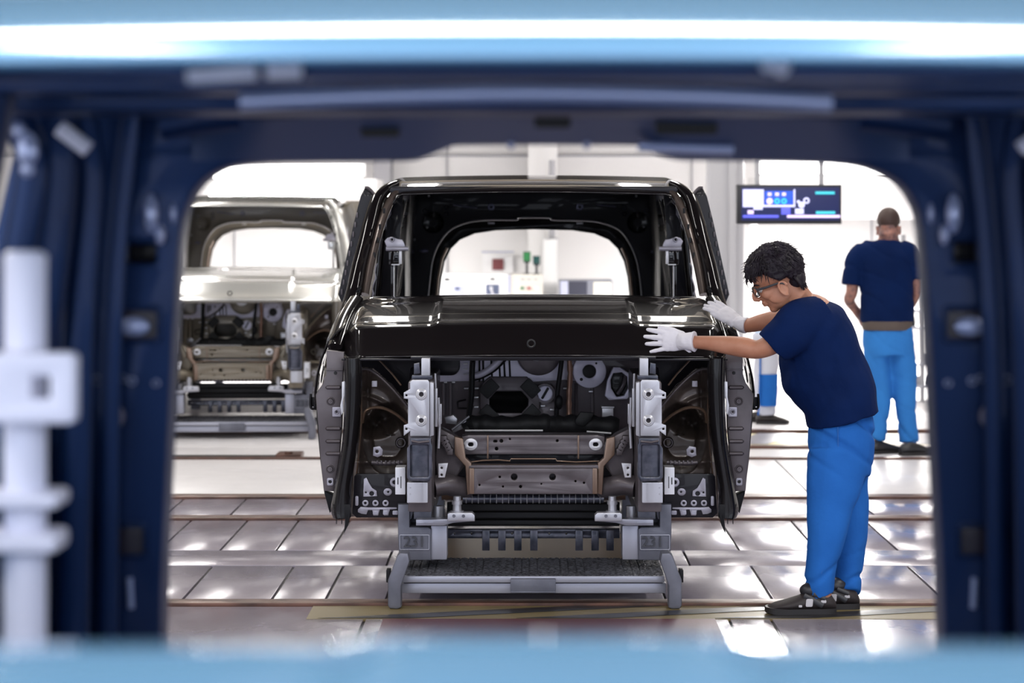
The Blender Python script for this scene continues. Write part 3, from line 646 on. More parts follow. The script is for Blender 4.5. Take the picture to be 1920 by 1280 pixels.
    for px in (899, 906, 921, 936, 945, 955): m.tube([P(px, 674, Yf-.036), P(px+(2 if px > 920 else 0), 716, Yf-.036)], .0045, 8)
    for px in (1060, 872): m.tube([P(px+10, 690, Yf-.01), P(px+10, 780, Yf-.01)], .004, 8)
    m.tube(catmull([P(882, 710, Yf-.04), P(900, 706, Yf-.04), P(926, 692, Yf-.04), P(950, 668, Yf-.04)], 5), .014, 10)
    m.build('pressed_groove', 'rubber', fw)
    m = MB(); m.tube(catmull([P(880, 705, Yf-.055), P(900, 702, Yf-.055), P(925, 687, Yf-.055), P(945, 665, Yf-.055)], 5), .016, 12); m.build('pressed_pipe', 'bay_bright', fw)
    m = MB()
    for px in (814, 832, 845, 1080, 1111): m.tube([P(px, 718, Yf-.005), P(px, 778, Yf-.005)], .008, 8)
    m.build('panel_rib', 'bay', fw)
    m = MB()
    for px, py in ((873, 672), (873, 682), (873, 692), (873, 702), (874, 728), (894, 728), (893, 745), (893, 763), (981, 710), (994, 710), (1108, 734), (1060, 728), (1018, 761), (1035, 768)): m.pbox(px-4, px+4, py-1.3, py+1.3, Yf-.04, .03, .001)
    for px in (818, 835, 850): m.pbox(px-3, px+3, 715, 718, Yf-.035, .03, .001)
    m.build('edge_tab', 'bright', fw)
    m = MB(); m.tube(catmull([P(887, 668, Yf-.12), P(885, 700, Yf-.12), P(884, 740, Yf-.12), P(879, 780, Yf-.11)], 5), .014, 12); m.tube(catmull([P(1054, 668, Yf-.12), P(1050, 700, Yf-.12), P(1045, 740, Yf-.12), P(1043, 790, Yf-.11)], 5), .012, 12)
    m.ell(P(1048, 754, Yf-.13), (.022, .014, .035)); m.ell(P(886, 672, Yf-.13), (.016, .016, .02)); m.build('brake_line', 'rubber', fw)
    m = MB(); m.tube(catmull([P(1067, 668, Yf-.1), P(1069, 700, Yf-.1), P(1067, 740, Yf-.1), P(1067, 778, Yf-.1)], 5), [.013+.002*math.sin(i*2.2) for i in range(16)], 12); m.build('braided_conduit', 'copper', fw)
    m = MB(); m.pbox(1042, 1046, 790, 806, Yf-.15, .02, .002); m.build('line_fitting', 'bright', fw)
    m = MB(); m.tube(catmull([P(876, 806, Yf-.16), P(895, 795, Yf-.17), P(940, 798, Yf-.17), P(1010, 794, Yf-.17), P(1050, 796, Yf-.17), P(1100, 795, Yf-.17), P(1160, 800, Yf-.17)], 6), [.045+.006*math.sin(i*1.7) for i in range(37)], 14); m.build('wrapped_hose', 'tape', fw)
    m = MB(); m.poly([[(1078, 788), (1088, 772), (1114, 774), (1108, 788), (1094, 800), (1080, 796)]], Yf-.24, .03, .008); m.build('hose_clip', 'tape', fw)
    m = MB(); m.pbox(1129, 1150, 765, 783, Yf-.06, .05, .003); m.pbox(1128, 1152, 762, 765, Yf-.07, .05, .001); m.build('relay_block', 'bright', fw)
    m = MB(); m.poly([[(833, 782), (850, 777), (858, 785), (856, 796), (836, 794)]], Yf-.16, .03, .008); m.poly([[(862, 790), (876, 784), (886, 788), (878, 800), (850, 812), (846, 804)]], Yf-.18, .03, .008); m.tube([P(848, 805, Yf-.2), P(880, 780, Yf-.2)], .006); m.build('steering_joint', 'silver', fw)
    m = MB(); m.tube(catmull([P(858, 756, Yf-.02), P(860, 752, Yf-.02), P(874, 749, Yf-.02)], 3), .004); m.tube([P(858, 756, Yf-.02), P(859, 765, Yf-.02), P(876, 765, Yf-.02)], .004); m.build('small_bracket', 'rubber', fw)
    m = MB(); m.tube([P(872, 807, 10.3), P(1018, 807, 10.3)], .005, 8); m.tube([P(1100, 809, 10.3), P(1146, 812, 10.3)], .005, 8); m.build('edge_highlight_strip', 'bright', fw)
    # floor pan / bulk behind the front so the rear does not show through
    m = MB(); m.bx(VX-.80, VX+.80, 10.80, 15.2, .42, .50, .01); m.build('floor_pan', 'paint_in', V)
    # cab: dashboard bulkhead below screen, sides
    m = MB(); m.bx(VX-.80, VX+.80, 10.80, 10.86, .5, 1.33, .01); m.build('cowl_bulkhead', 'paint_in', V)
    # rear opening with its panel
    Yt = 15.0
    outer = [(716, 352), (1284, 352), (1300, 560), (1300, 700), (700, 700), (700, 560)]
    arch = [(823, 560), (828, 520), (834, 490), (846, 466), (862, 450), (890, 438), (930, 432), (1002, 430), (1074, 432), (1114, 438), (1142, 450), (1158, 466), (1170, 490), (1177, 520), (1181, 560), (1181, 720), (823, 720)]
    lo = [(cx_, cy_) for cx_, cy_ in arch]
    m = MB(); m.poly([outer, [(802, 560), (806, 520), (811, 485), (824, 455), (845, 430), (880, 416), (920, 412), (970, 412), (975, 408), (1030, 408), (1035, 412), (1085, 413), (1122, 416), (1160, 430), (1180, 455), (1193, 485), (1200, 520), (1204, 560), (1204, 690), (802, 690)]], Yt-.25, .03, .004); rp = m.build('rear_panel', 'paint_in', V)
    m = MB(); m.poly([[(798, 560), (803, 518), (808, 482), (822, 452), (844, 427), (880, 412), (920, 408), (1085, 408), (1124, 412), (1162, 427), (1184, 452), (1197, 482), (1204, 518), (1208, 560), (1208, 698), (798, 698)], lo], Yt, .06, .006); m.build('tailgate_frame', 'rubber_gloss', V)
    def lipt(dx, Y): return [P(a, b, Y) for a, b in ((802, 560), (806, 520), (811, 485), (824, 455), (845, 430), (880, 416), (920, 412), (968, 412), (974, 408), (1030, 408), (1036, 412), (1085, 413), (1122, 416), (1160, 430), (1180, 455), (1193, 485), (1200, 520), (1204, 560))]
    m = MB(); m.tube(catmull(lipt(0, Yt-.27), 4), .0055, 8); m.build('opening_lip', 'silver', V)
    m = MB(); m.tube([P(818, 560, Yt-.1), P(822, 520, Yt-.1), P(829, 485, Yt-.1), P(838, 465, Yt-.1)], (.02, .008), 8); m.tube([P(1186, 560, Yt-.1), P(1182, 520, Yt-.1), P(1175, 485, Yt-.1), P(1166, 465, Yt-.1)], (.02, .008), 8); m.build('frame_channel', 'bronze', V)
    m = MB()
    for px, py in ((921, 388), (1087, 388)): m.poly([rrect(px-6, px+6, py-6, py+6, 4), rrect(px-3, px+3, py-2.5, py+2.5, 2)], Yt-.27, .01, .001)
    for px, py in ((796, 395), (1212, 395), (1171, 389), (1171, 401), (837, 389), (837, 401)): m.disc(px, py, Yt-.25, 4.5, .01, 18, 3)
    m.tube([P(850, 384, Yt-.26), P(895, 390, Yt-.26)], .005); m.tube([P(1118, 384, Yt-.26), P(1155, 387, Yt-.26)], .005); m.tube([P(760, 525, Yt-.26), P(772, 535, Yt-.26)], .006); m.tube([P(1235, 535, Yt-.26), P(1247, 523, Yt-.26)], .006)
    for px, py in ((768, 472), (795, 470), (1228, 472)): m.ell(P(px, py, Yt-.25), (.03, .01, .014))
    m.build('pressed_boss', mat('inner lavender', (.13, .13, .20), .3, .5), rp)
    m = MB()
    for px in (921, 1087): m.pbox(px-6, px+6, 417, 420, Yt-.02, .01, .001)
    for px, py in ((801, 426), (1207, 425), (804, 367), (1193, 367), (777, 449), (1234, 449)): m.ell(P(px, py, Yt-.26), (.008, .006, .008), n=10)
    m.build('hole_glint', 'bright', rp)
    for px, py in ((812, 417), (1196, 417)):
        m = MB(); m.lathe(P(px, py, Yt-.245), (0, -1, 0), [(.075, 0), (.07, .012), (.055, .006), (.0001, .004)], 28); m.build('round_dish', 'rubber_gloss', rp)
    for sd in (0, 1):
        # inner side structure : glossy vertical pressings
        ms = [([P(744, 372, 12.2), P(730, 420, 12.1), P(716, 480, 12.0), P(706, 560, 11.9)], (.012, .02), 'paint'),
              ([P(752, 375, 12.8), P(742, 420, 12.8), P(728, 480, 12.7), P(722, 560, 12.6)], (.010, .012), 'pil_side'),
              ([P(760, 372, 13.2), P(748, 430, 13.2), P(742, 500, 13.1), P(741, 560, 13.1)], (.010, .012), 'paint'),
              ([P(766, 380, 14.0), P(757, 430, 14.0), P(752, 470, 14.0)], (.012, .01), 'pf')]
        for pts, r, mt in ms:
            if mt == 'pil_side' and mt not in M: M['pil_side'] = mat('side pressing', (.09, .09, .13), .16, .7, .5)
            m = MB(); m.tube(catmull(pts, 5), [(r[0]*(1+.3*math.sin(i*1.3)), r[1]) for i in range(5*(len(pts)-1)+1)], 12, up=(0, 1, 0)); S(m, sd).build('side_pressing', mt, V, 60)
        m = MB(); m.poly([[(694, 562), (712, 480), (728, 400), (740, 368), (756, 366), (748, 470), (742, 562)]], 11.95, .02, .003); S(m, sd).build('door_inner', 'paint_in', V)
        m = MB(); m.poly([[(730, 360), (770, 360), (765, 420), (760, 480), (760, 560), (700, 560), (712, 470), (722, 400)]], 13.9, .8, .01); S(m, sd).build('side_wall', 'paint_in', V)
        def side(u, v):
            return Vector((VX-(.80+.12*math.sin(v*math.pi*.5)*0+(.13*(1-v)**1.2)), 11.6+u*3.5, .55+1.28*v))
        m = MB(); m.grid(side, 12, 12); o = S(m, sd).build('side_panel', 'paint', V, 60); s_ = o.modifiers.new('s', 'SOLIDIFY'); s_.thickness = .02
        for a_, r_ in (([P(738, 374, 11.9), P(724, 420, 11.85), P(712, 480, 11.8), P(703, 556, 11.75)], .006), ([P(746, 378, 12.4), P(733, 420, 12.35), P(722, 480, 12.3), P(716, 556, 12.2)], .003),
                       ([P(728, 396, 11.7), P(718, 440, 11.65), P(706, 500, 11.6), P(698, 556, 11.6)], .0035), ([P(765, 378, 14.2), P(759, 420, 14.1), P(754, 450, 14.1)], .004)):
            m = MB(); pts_ = catmull(a_, 6); m.tube([q+Vector((.006*math.sin(i*1.9), 0, 0)) for i, q in enumerate(pts_)], [r_*(1+.6*math.sin(i*2.3)) for i in range(len(pts_))], 8); S(m, sd).build('streak_highlight', 'bay_light', V, 60)  # thin pale tubes stand in for highlight streaks on the inner side
        # hinge and check-strap cylinder near the screen
        m = MB(); m.poly([[(721, 452), (726, 446), (733, 444), (740, 446), (746, 448), (754, 449), (758, 456), (760, 463), (748, 464), (742, 462), (736, 467), (728, 466), (724, 460)], circ(735, 449, 2.2)], 11.4, .02, .003); m.disc(735, 449, 11.4, 5, .01, 20, 2.5); m.tube([P(724, 466, 11.4), P(766, 466, 11.4)], .012, 10); o = S(m, sd).build('hinge_bracket', 'bay_light', V)
        m = MB(); m.pbox(729, 748, 470, 496, 11.42, .04, .004); m.pbox(733, 740, 496, 556, 11.45, .03, .004); S(m, sd).build('lift_cylinder', 'paint', V)
        m = MB(); m.pbox(748, 753, 470, 495, 11.41, .04, .003); m.pbox(734, 749, 495, 497, 11.41, .02, .001); m.tube([P(738.5, 497, 11.44), P(738.5, 556, 11.44)], .0025, 8); S(m, sd).build('cylinder_rod', 'bright', V)
        m = MB(); m.poly([[(756, 486), (768, 484), (766, 495), (755, 495)]], 14.6, .02, .002); S(m, sd).build('sticker', 'bright', V)
    return V
van = van_body()
def copy_tree(o, parent=None, mats=None):
    c = o.copy(); col.objects.link(c); c.parent = parent
    if mats and c.type == 'MESH':
        for i, sl in enumerate(c.material_slots):
            n = mats.get(sl.material.name)
            if n: sl.link = 'OBJECT'; sl.material = n
    for ch in list(o.children): copy_tree(ch, c, mats)
    return c
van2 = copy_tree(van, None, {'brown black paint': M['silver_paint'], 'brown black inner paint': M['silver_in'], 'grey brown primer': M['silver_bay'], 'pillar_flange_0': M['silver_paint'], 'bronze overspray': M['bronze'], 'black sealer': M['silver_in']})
van2.location = (-2.30, 17.05, -0.03); van2.rotation_euler = (0, 0, R(3.2))
van2['label'] = 'silver unfinished van body on the next line behind the dark one'
M['blue_highlight'] = mat('blue edge highlight', (.40, .46, .70), .25, .3, 1.0)  # pale base puts the highlights of the navy edges into the colour
M['blue_header_lit'] = mat('lit tone navy header', (.032, .058, .145), .5, .15)  # lighter than the navy frame, so the header looks lit by colour
M['lilac'] = mat('lilac white enamel', (.80, .81, .95), .4)
M['lilac_dark'] = mat('grey lilac plug', (.22, .20, .26), .4)
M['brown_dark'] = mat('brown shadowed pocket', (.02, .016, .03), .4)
# ------------------------------------------------------------------ carriage under the van
def carriage():
    K = thing('carriage', (VX, 9.9, 0), 'slate grey numbered carriage carrying the dark van body', 'carriage')
    Yt = 9.76; zt = Z_(1080, Yt)
    m = MB()
    m.grid(lambda u, v: Vector((X_(753, Yt)+u*(X_(1246, Yt)-X_(753, Yt)), Yt+.01+.48*v, zt+.004*noise.noise(Vector((u*90, v*25, 0)))+(.006 if (u*33) % 1 > .08 else .001)*sstep(.2, .5, v+.2))), 260, 40)
    m.build('tread_plate', 'tread', K, 20)
    m = MB(); m.bx(X_(753, Yt), X_(1246, Yt), Yt+.012, Yt+.49, zt-.03, zt-.006, .003); m.build('tray', 'skid', K)
    m = MB(); m.pbox(753, 1246, 1080, 1092, Yt, .03, .004); m.build('front_edge', 'skid_light', K)
    m = MB(); m.pbox(750, 1249, 1093, 1112, Yt+.03, .06, .005); m.build('front_beam', 'skid_light', K)
    m = MB(); m.pbox(957, 1042, 1085, 1108, Yt-.02, .05, .004); m.pbox(957, 1042, 1108, 1111, Yt-.024, .05, .001); m.build('lock_block', 'skid', K)
    for sd in (0, 1):
        m = MB(); m.poly([[(750, 1036), (765, 1037), (768, 1052), (752, 1098), (752, 1139), (745, 1142), (731, 1141), (727, 1136), (727, 1088), (736, 1064), (744, 1042)]], 9.66, .09, .010); S(m, sd).build('foot', 'skid', K)
        m = MB(); m.pbox(724, 732, 1068, 1092, 9.72, .06, .003); S(m, sd).build('foot_stop', 'rubber', K)
        m = MB(); m.poly([[(746, 945), (768, 945), (768, 988), (803, 988), (808, 992), (808, 1050), (748, 1050), (746, 1000)]], 9.90, .16, .006)
        m.poly([[(768, 946), (782, 946), (775, 958), (772, 972), (768, 975)]], 9.93, .1, .004); o = S(m, sd).build('tower', 'skid', K)
        m = MB(); m.poly([rrect(749, 805, 1002, 1031, 2), rrect(750.5, 803.5, 1003.5, 1029.5, 1.5)], 9.893, .01, .001)
        S(m, sd).build('number_frame', 'skid_light', o)
        m = MB(); cx_ = 777 if sd == 0 else 2*PC-777+1
        m.text('231', P(cx_, 1016.5, 9.892), .068, .01); m.build('number', 'blackpaint' if 0 else 'numgrey', o)
        m = MB(); m.pbox(808, 838, 985, 1049, 9.92, .14, .005); S(m, sd).build('inner_post', 'skid_light', K)
        m = MB(); m.cyl(P(822, 975, 9.97), P(822, 948, 9.97), .022, n=20); S(m, sd).build('pin', 'silver', K)
        m = MB(); m.poly([[(780, 974), (835, 973), (890, 973), (890, 977), (850, 980), (832, 985), (780, 985)]], 9.84, .07, .003); m.pbox(782, 812, 979, 981, 9.835, .01, .001); o = S(m, sd).build('support_arm', 'skid_light', K)
        m = MB(); m.poly([[(839, 963), (843, 961), (885, 961), (890, 966), (890, 977), (839, 977)]], 9.82, .06, .003); S(m, sd).build('clamp', 'silver', K)
        for px in (851, 869):
            m = MB(); m.disc(px, 967, 9.82, 3.2, .008, 6); S(m, sd).build('bolt', 'skid', K)
        m = MB(); m.cyl(P(857, 961, 9.86), P(857, 930, 9.86), .020, .017, 20); m.cyl(P(857, 961, 9.86), P(857, 957, 9.86), .03, n=20); m.cyl(P(857, 945, 9.86), P(857, 938, 9.86), .023, n=20); S(m, sd).build('locating_pin', 'silver', K)
        m = MB(); m.cyl(P(792, 975, 9.99), P(792, 945, 9.99), .008); m.cyl(P(800, 975, 9.99), P(800, 945, 9.99), .005); S(m, sd).build('guide_rod', 'darksteel', K)
        m = MB(); x = X_(778, 9.95); m.bx(x-.05, x+.05, 10.06, 15.2, .26, .36, .008); S(m, sd).build('side_runner', 'skid', K)
        for y in (12.4, 14.9):
            m = MB(); m.bx(x-.05, x+.05, y, y+.1, .36, .42, .004); m.bx(x-.04, x+.04, y, y+.12, 0, .26, .006); S(m, sd).build('runner_post', 'skid', K)
        m = MB(); m.bx(X_(790, 9.8)-.04, X_(790, 9.8)+.04, 9.92, 10.0, .36, Z_(950, 9.8), .004); S(m, sd).build('rail_support', 'skid', K)
    m = MB(); m.tube([P(868, 935, 9.96), P(1132, 935, 9.96)], .018, 16); o = m.build('grip_roller', 'darksteel', K)
    m = MB()
    for k in range(23):
        x = X_(874+k*11.4, 9.96); m.lathe((x, 9.96, Z_(935, 9.96)), (1, 0, 0), [(.0185, -.002), (.0225, 0), (.0185, .002)], 16)
    m.build('roller_ridge', 'bright', o)
    m = MB(); m.pbox(862, 1140, 945, 957, 10.1, .05, .003); m.pbox(862, 1140, 960, 971, 10.2, .05, .003); m.pbox(838, 1162, 975, 983, 10.3, .05, .003); m.pbox(838, 1162, 942, 986, 10.45, .03, .003); m.build('cross_bar', 'void', K)
    m = MB(); m.poly([[(838, 992), (1162, 992), (1162, 1009), (838, 1009)]] + [circ(px, 1000, 1.6) for px in (852, 884, 912, 960, 1030, 1062)], 10.4, .05, .003); o = m.build('comb_rail', 'darksteel', K)
    for px in (911, 941, 971, 1001, 1086, 1116, 1144):
        m = MB(); m.pbox(px-7, px+7, 994, 1032, 10.38, .02, .003); m.build('comb_tab', 'darksteel', o)
    m = MB(); m.tube([(VX-.5, 12.0, .22), (VX+.5, 12.0, .22)], .04); m.build('rear_axle_bar', 'bronze', K)
    return K
M['numgrey'] = mat('number shade', (.05, .052, .065), .5)
car = carriage()
car2 = copy_tree(car); car2.location = (-2.30, 17.25, 0); car2.rotation_euler = (0, 0, R(3.2)); car2['label'] = 'blurred grey carriage under the silver van body'
van['group'] = 'unfinished van bodies'; van2['group'] = 'unfinished van bodies'; car['group'] = car2['group'] = 'body carriages'

# ------------------------------------------------------------------ foreground van body, looked through from its nose
VF = thing('van_body', (.04, 3.0, 0), 'blue van body nearest the camera, its dark opening framing the whole view', 'van body', 'unfinished van bodies')
Yo = 4.05
hole = [(297, 1420), (303, 1100), (316, 800), (328, 560), (337, 440), (350, 385), (372, 348), (405, 322), (450, 309), (540, 303), (750, 300), (790, 293), (830, 278), (862, 270), (1188, 270), (1215, 278), (1250, 292), (1300, 298), (1500, 303), (1600, 309), (1650, 322), (1690, 345), (1715, 378), (1730, 430), (1743, 600), (1756, 850), (1768, 1100), (1774, 1420)]
hole = [(v.x, v.y) for v in catmull([Vector((a, b, 0)) for a, b in hole], 3)]
outer = [(-10, 1700), (-10, 430), (20, 300), (36, 200), (120, 170), (1900, 165), (1960, 300), (2060, 600), (2080, 1700)]
slots = [rrect(677, 748, 236, 257, 6), rrect(1002, 1070, 219, 240, 6), rrect(1230, 1345, 224, 252, 8), rrect(226, 290, 460, 492, 6), rrect(1790, 1846, 456, 490, 6)]
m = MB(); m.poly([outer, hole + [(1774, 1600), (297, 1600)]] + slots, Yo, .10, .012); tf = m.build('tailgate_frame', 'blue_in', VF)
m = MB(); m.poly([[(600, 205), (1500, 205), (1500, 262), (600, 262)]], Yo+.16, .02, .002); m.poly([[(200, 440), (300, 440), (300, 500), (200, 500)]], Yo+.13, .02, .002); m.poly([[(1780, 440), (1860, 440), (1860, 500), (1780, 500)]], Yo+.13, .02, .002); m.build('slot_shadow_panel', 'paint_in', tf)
m = MB(); m.ell(P(1257, 232, Yo+.1), (.012, .01, .012)); m.pbox(1046, 1053, 220, 242, Yo+.08, .01, .002); m.build('slot_bolt', 'bright', tf)
# header pressings
def hd(u, v):
    px = 360+u*1345; t_ = (px-360)/1345
    yb = 301-32*(sstep(760, 880, px)*(1-sstep(1180, 1280, px))); yt = 214+14*(2*t_-1)**2
    ed = min(1, min(u, 1-u)*9); dd = -.13*(1-v)*ed+.035*math.exp(-((v-.5)/.12)**2)*0
    return P(px, yt+(yb-yt)*v, Yo-.012+dd)
m = MB(); m.grid(hd, 90, 12); hp = m.build('header_panel', 'blue_header_lit', VF, 60)
for a, b, c, d in ((677, 748, 236, 257), (1002, 1070, 219, 240), (1230, 1345, 224, 252)):
    v_ = ((c+d)/2-214)/80; yy = Yo-.03-.13*(1-v_)
    m = MB(); m.poly([rrect(a, b, c, d, 6)], yy, .02, .003); m.build('slot', 'void', hp)  # solid plates, the shade of the slots put into their colour
m = MB(); m.tube(catmull([P(300, 232, 3.98), P(500, 208, 3.98), P(960, 200, 3.98), P(1500, 206, 3.98), P(1780, 232, 3.98)], 6), (.02, .03), 12); m.build('header_rib', 'blue_in', VF)
m = MB(); m.tube(catmull([P(1196, 274, 4.0), P(1240, 276, 4.0), P(1300, 278, 4.0), P(1375, 280, 4.0)], 4), (.012, .010), 12); m.build('header_lip', 'blue_highlight', VF)
for px in (522, 612, 1455, 1545, 958, 1100): 
    m = MB(); m.ell(P(px, 252, 4.04), (.010, .012, .028)); m.build('pressed_boss', 'blue_highlight', tf)
m = MB(); m.tube(catmull([P(450, 190, 3.3), P(620, 182, 3.3), P(960, 174, 3.3), P(1300, 180, 3.3), P(1560, 192, 3.3)], 8), (.014, .010), 12, up=(0, 0, 1)); m.build('roof_bow_lip', 'blue_highlight', VF)  # pale strip, a specular highlight put into its colour
m = MB(); m.bx(-.95, 1.03, 3.32, 3.42, Z_(172, 3.3), Z_(110, 3.3), .01); m.build('roof_bow', 'blue_in', VF)
m = MB(); m.bx(-.95, 1.03, 3.55, 3.70, Z_(215, 3.6), Z_(160, 3.6), .02); m.build('roof_bow', 'blue_in', VF)
m = MB(); m.tube([P(352, 143, 2.75), P(480, 134, 2.75)], .010, 10); m.tube([P(500, 133, 2.75), P(565, 131, 2.75)], .010, 10); m.ell(P(1465, 125, 2.75), .012); m.ell(P(1440, 124, 2.75), (.01, .008, .008)); m.build('header_clip', 'lilac', VF)
m = MB(); m.bx(-.9, .98, 2.78, 2.84, Z_(152, 2.8), Z_(100, 2.8), .01); m.build('header_inner', 'blue_in', VF)
# inner pillar structure
for sd in (0, 1):
    XM = X_(1035, Yo)
    def T(m): return m.flip(XM) if sd else m
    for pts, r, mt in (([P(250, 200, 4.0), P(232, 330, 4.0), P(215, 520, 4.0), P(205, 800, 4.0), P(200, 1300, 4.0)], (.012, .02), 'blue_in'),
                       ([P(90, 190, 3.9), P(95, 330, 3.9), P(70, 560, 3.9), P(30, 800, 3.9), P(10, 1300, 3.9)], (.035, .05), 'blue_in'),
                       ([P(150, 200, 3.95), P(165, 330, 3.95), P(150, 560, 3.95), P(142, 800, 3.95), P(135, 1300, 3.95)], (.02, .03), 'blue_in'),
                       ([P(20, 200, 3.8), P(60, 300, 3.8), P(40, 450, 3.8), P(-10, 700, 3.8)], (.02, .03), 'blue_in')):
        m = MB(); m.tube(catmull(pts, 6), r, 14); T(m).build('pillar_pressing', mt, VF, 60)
    m = MB(); m.ell(P(36, 245, 3.6), (.012, .012, .014)); m.ell(P(52, 280, 3.6), (.018, .012, .03)); m.ell(P(52, 318, 3.6), (.012, .01, .013)); T(m).build('grommet', 'blue_highlight', VF)
    m = MB(); m.tube([P(112, 240, 3.7), P(165, 280, 3.7)], .014, 12); T(m).build('wiring_clip', 'lilac', VF)
    m = MB(); m.ell(P(283, 400, 4.02), (.014, .02, .038)); m.ell(P(300, 440, 4.03), (.01, .02, .02)); m.ell(P(325, 400, 4.05), (.006, .01, .02)); T(m).build('corner_pressing', 'blue_highlight', tf)
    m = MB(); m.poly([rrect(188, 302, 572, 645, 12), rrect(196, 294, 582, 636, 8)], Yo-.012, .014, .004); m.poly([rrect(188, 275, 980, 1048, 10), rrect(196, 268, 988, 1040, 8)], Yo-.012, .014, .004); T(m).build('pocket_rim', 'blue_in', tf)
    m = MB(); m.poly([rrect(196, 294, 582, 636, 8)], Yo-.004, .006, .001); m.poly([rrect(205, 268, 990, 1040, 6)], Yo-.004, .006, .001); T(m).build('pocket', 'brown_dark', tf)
    m = MB(); m.ell(P(250, 612, Yo-.01), (.03, .01, .018)); m.tube([P(192, 1000, Yo-.03), P(188, 1040, Yo-.03)], .006); m.tube([P(207, 995, Yo-.03), P(208, 1030, Yo-.03)], .006); T(m).build('pocket_hook', 'blue_highlight', tf)
    m = MB(); m.disc(211, 779, Yo, 32, .012, 32, 26); T(m).build('hole_rim', 'blue_in', tf)
    m = MB(); m.disc(211, 779, Yo-.004, 25, .01, 32); T(m).build('hole_plug', 'lilac_dark', tf)
    m = MB()
    for px, py, r in ((182, 712, 10), (197, 716, 7), (214, 712, 8), (232, 709, 8), (248, 714, 9), (293, 718, 8)): m.disc(px, py, Yo-.004, r, .01, 14, r*.6)
    T(m).build('small_stud', 'blue_highlight', tf)
    m = MB(); m.tube([P(243, 1082, Yo-.01), P(246, 1140, Yo-.01)], .006); m.disc(200, 895, Yo, 7, .006); T(m).build('drain_slot', 'blue_highlight', tf)
    x = XM-1.0
    def sp(u, v): return Vector((x+.10*max(0, v-.5)**2, 1.9+u*2.2, .35+1.0*v))
    m = MB(); m.grid(sp, 8, 8); T(m); o = m.build('side_panel', 'blue_out', VF); s_ = o.modifiers.new('s', 'SOLIDIFY'); s_.thickness = .02
    for ya, yb in ((1.9, 2.5), (3.4, 3.42)):
        m = MB(); m.tube([(x+.02, ya, 1.33), (x+.14, yb, 1.95)], (.05, .03), 12); T(m).build('side_pillar', 'blue_in', VF)
# roof skin and front cowl
def rf(u, v):
    s = u*2-1; a = abs(s)
    y = 2.36+v*1.95; z = 1.908+.175*(1-(1-min(1, v*2.2))**2.0)
    if v == 0: z -= .012
    return Vector((.04+s*1.0, y-.03*a*a*0+.05*a*a*(1-v), z-.012*a*a-.10*sstep(.88, 1, a)))
m = MB(); m.grid(rf, 60, 50); o = m.build('roof', 'blue_out', VF, 60); s_ = o.modifiers.new('s', 'SOLIDIFY'); s_.thickness = .012; s_.offset = -1
def cw(u, v):
    s = u*2-1; y = 1.78-v*.95+.05*s*s
    z = 1.381-.05*v-.12*v*v+.009*(1-sstep(.13, .20, abs(s+.01)))-.05*s**4
    if v == 0: z -= .02; y += .004
    return Vector((.03+s*.95, y, z))
m = MB(); m.grid(cw, 120, 40); o = m.build('bonnet', 'blue_out', VF, 60); s_ = o.modifiers.new('s', 'SOLIDIFY'); s_.thickness = .012; s_.offset = -1
m = MB(); m.bx(-.9, .96, 1.80, 1.84, .6, 1.33, .01); m.build('cowl_bulkhead', 'blue_in', VF)
m = MB(); m.bx(-.85, .93, 1.9, 4.15, .42, .5, .01); m.build('floor_pan', 'blue_in', VF)
K3 = thing('carriage', (.04, 3, 0), 'grey carriage beneath the blue van body nearest the camera', 'carriage', 'body carriages')
for x in (-.5, .58):
    m = MB(); m.bx(x-.05, x+.05, 1.8, 4.3, .26, .42, .01); m.build('side_runner', 'skid', K3)
    for y in (2.0, 4.0): m = MB(); m.bx(x-.04, x+.04, y, y+.1, 0, .26, .006); m.build('runner_post', 'skid', K3)
# pale fixture pole
FP = thing('fixture_pole', (X_(47, 3.0), 3.0, .5), 'pale lavender fixture pole with a square bracket at the left edge', 'pole')
m = MB(); m.cyl((X_(47, 3), 3, .5), P(47, 478, 3.0), .029, n=28); m.cyl(P(47, 478, 3), P(47, 470, 3), .029, .022, n=28); m.build('pole', 'lilac', FP)
m = MB(); m.poly([rrect(-60, 140, 662, 795, 14), rrect(58, 92, 706, 748, 4)], 2.93, .035, .006); m.build('square_bracket', 'lilac', FP)
m = MB(); m.pbox(-60, 106, 927, 955, 2.95, .09, .008); m.build('collar', 'lilac', FP)
m = MB(); m.pbox(-60, 104, 1003, 1038, 2.95, .09, .008); m.build('collar', 'lilac', FP)
m = MB(); m.cyl((X_(47, 3), 3, .5), (X_(47, 3), 3, .52), .07, n=24); m.build('base_flange', 'lilac', FP)
# ------------------------------------------------------------------ people
def fabric(name, c, c2=None, rough=.85):
    return mat(name, c, rough, 0, 0, (38, .35, .006), (3.5, c2 or tuple(v*.85 for v in c), rough), spec=.12)
M['skin'] = mat('tanned skin', (.46, .215, .135), .5, 0, 0, (90, .25, .002), (12, (.40, .17, .10), .55))
M['skin_dark'] = mat('tattooed skin', (.42, .20, .15), .5, 0, 0, None, (22, (.16, .09, .09), .55))
for k in ('skin', 'skin_dark'): M[k].node_tree.nodes['Principled BSDF'].inputs['Subsurface Weight'].default_value = .08
M['navy'] = fabric('navy cotton', (.0016, .013, .072), (.0012, .010, .056))
M['workblue'] = fabric('bright blue work cotton', (.020, .135, .48), (.016, .11, .41))
M['lightblue'] = fabric('light blue work cotton', (.04, .22, .62), (.035, .19, .56))
M['glove'] = fabric('white knitted cotton', (.72, .70, .75), (.68, .66, .71))
M['hair'] = mat('dark hair', (.008, .005, .009), .5, 0, 0, (60, .8, .004), (30, (.018, .013, .022), .6), spec=.25, aniso=(1, .3, .3))
M['hair_short'] = mat('short brown hair', (.045, .022, .018), .6, 0, 0, (120, .6, .003))
M['shoe'] = mat('dark brown suede', (.020, .014, .015), .6, 0, 0, (60, .4, .002))
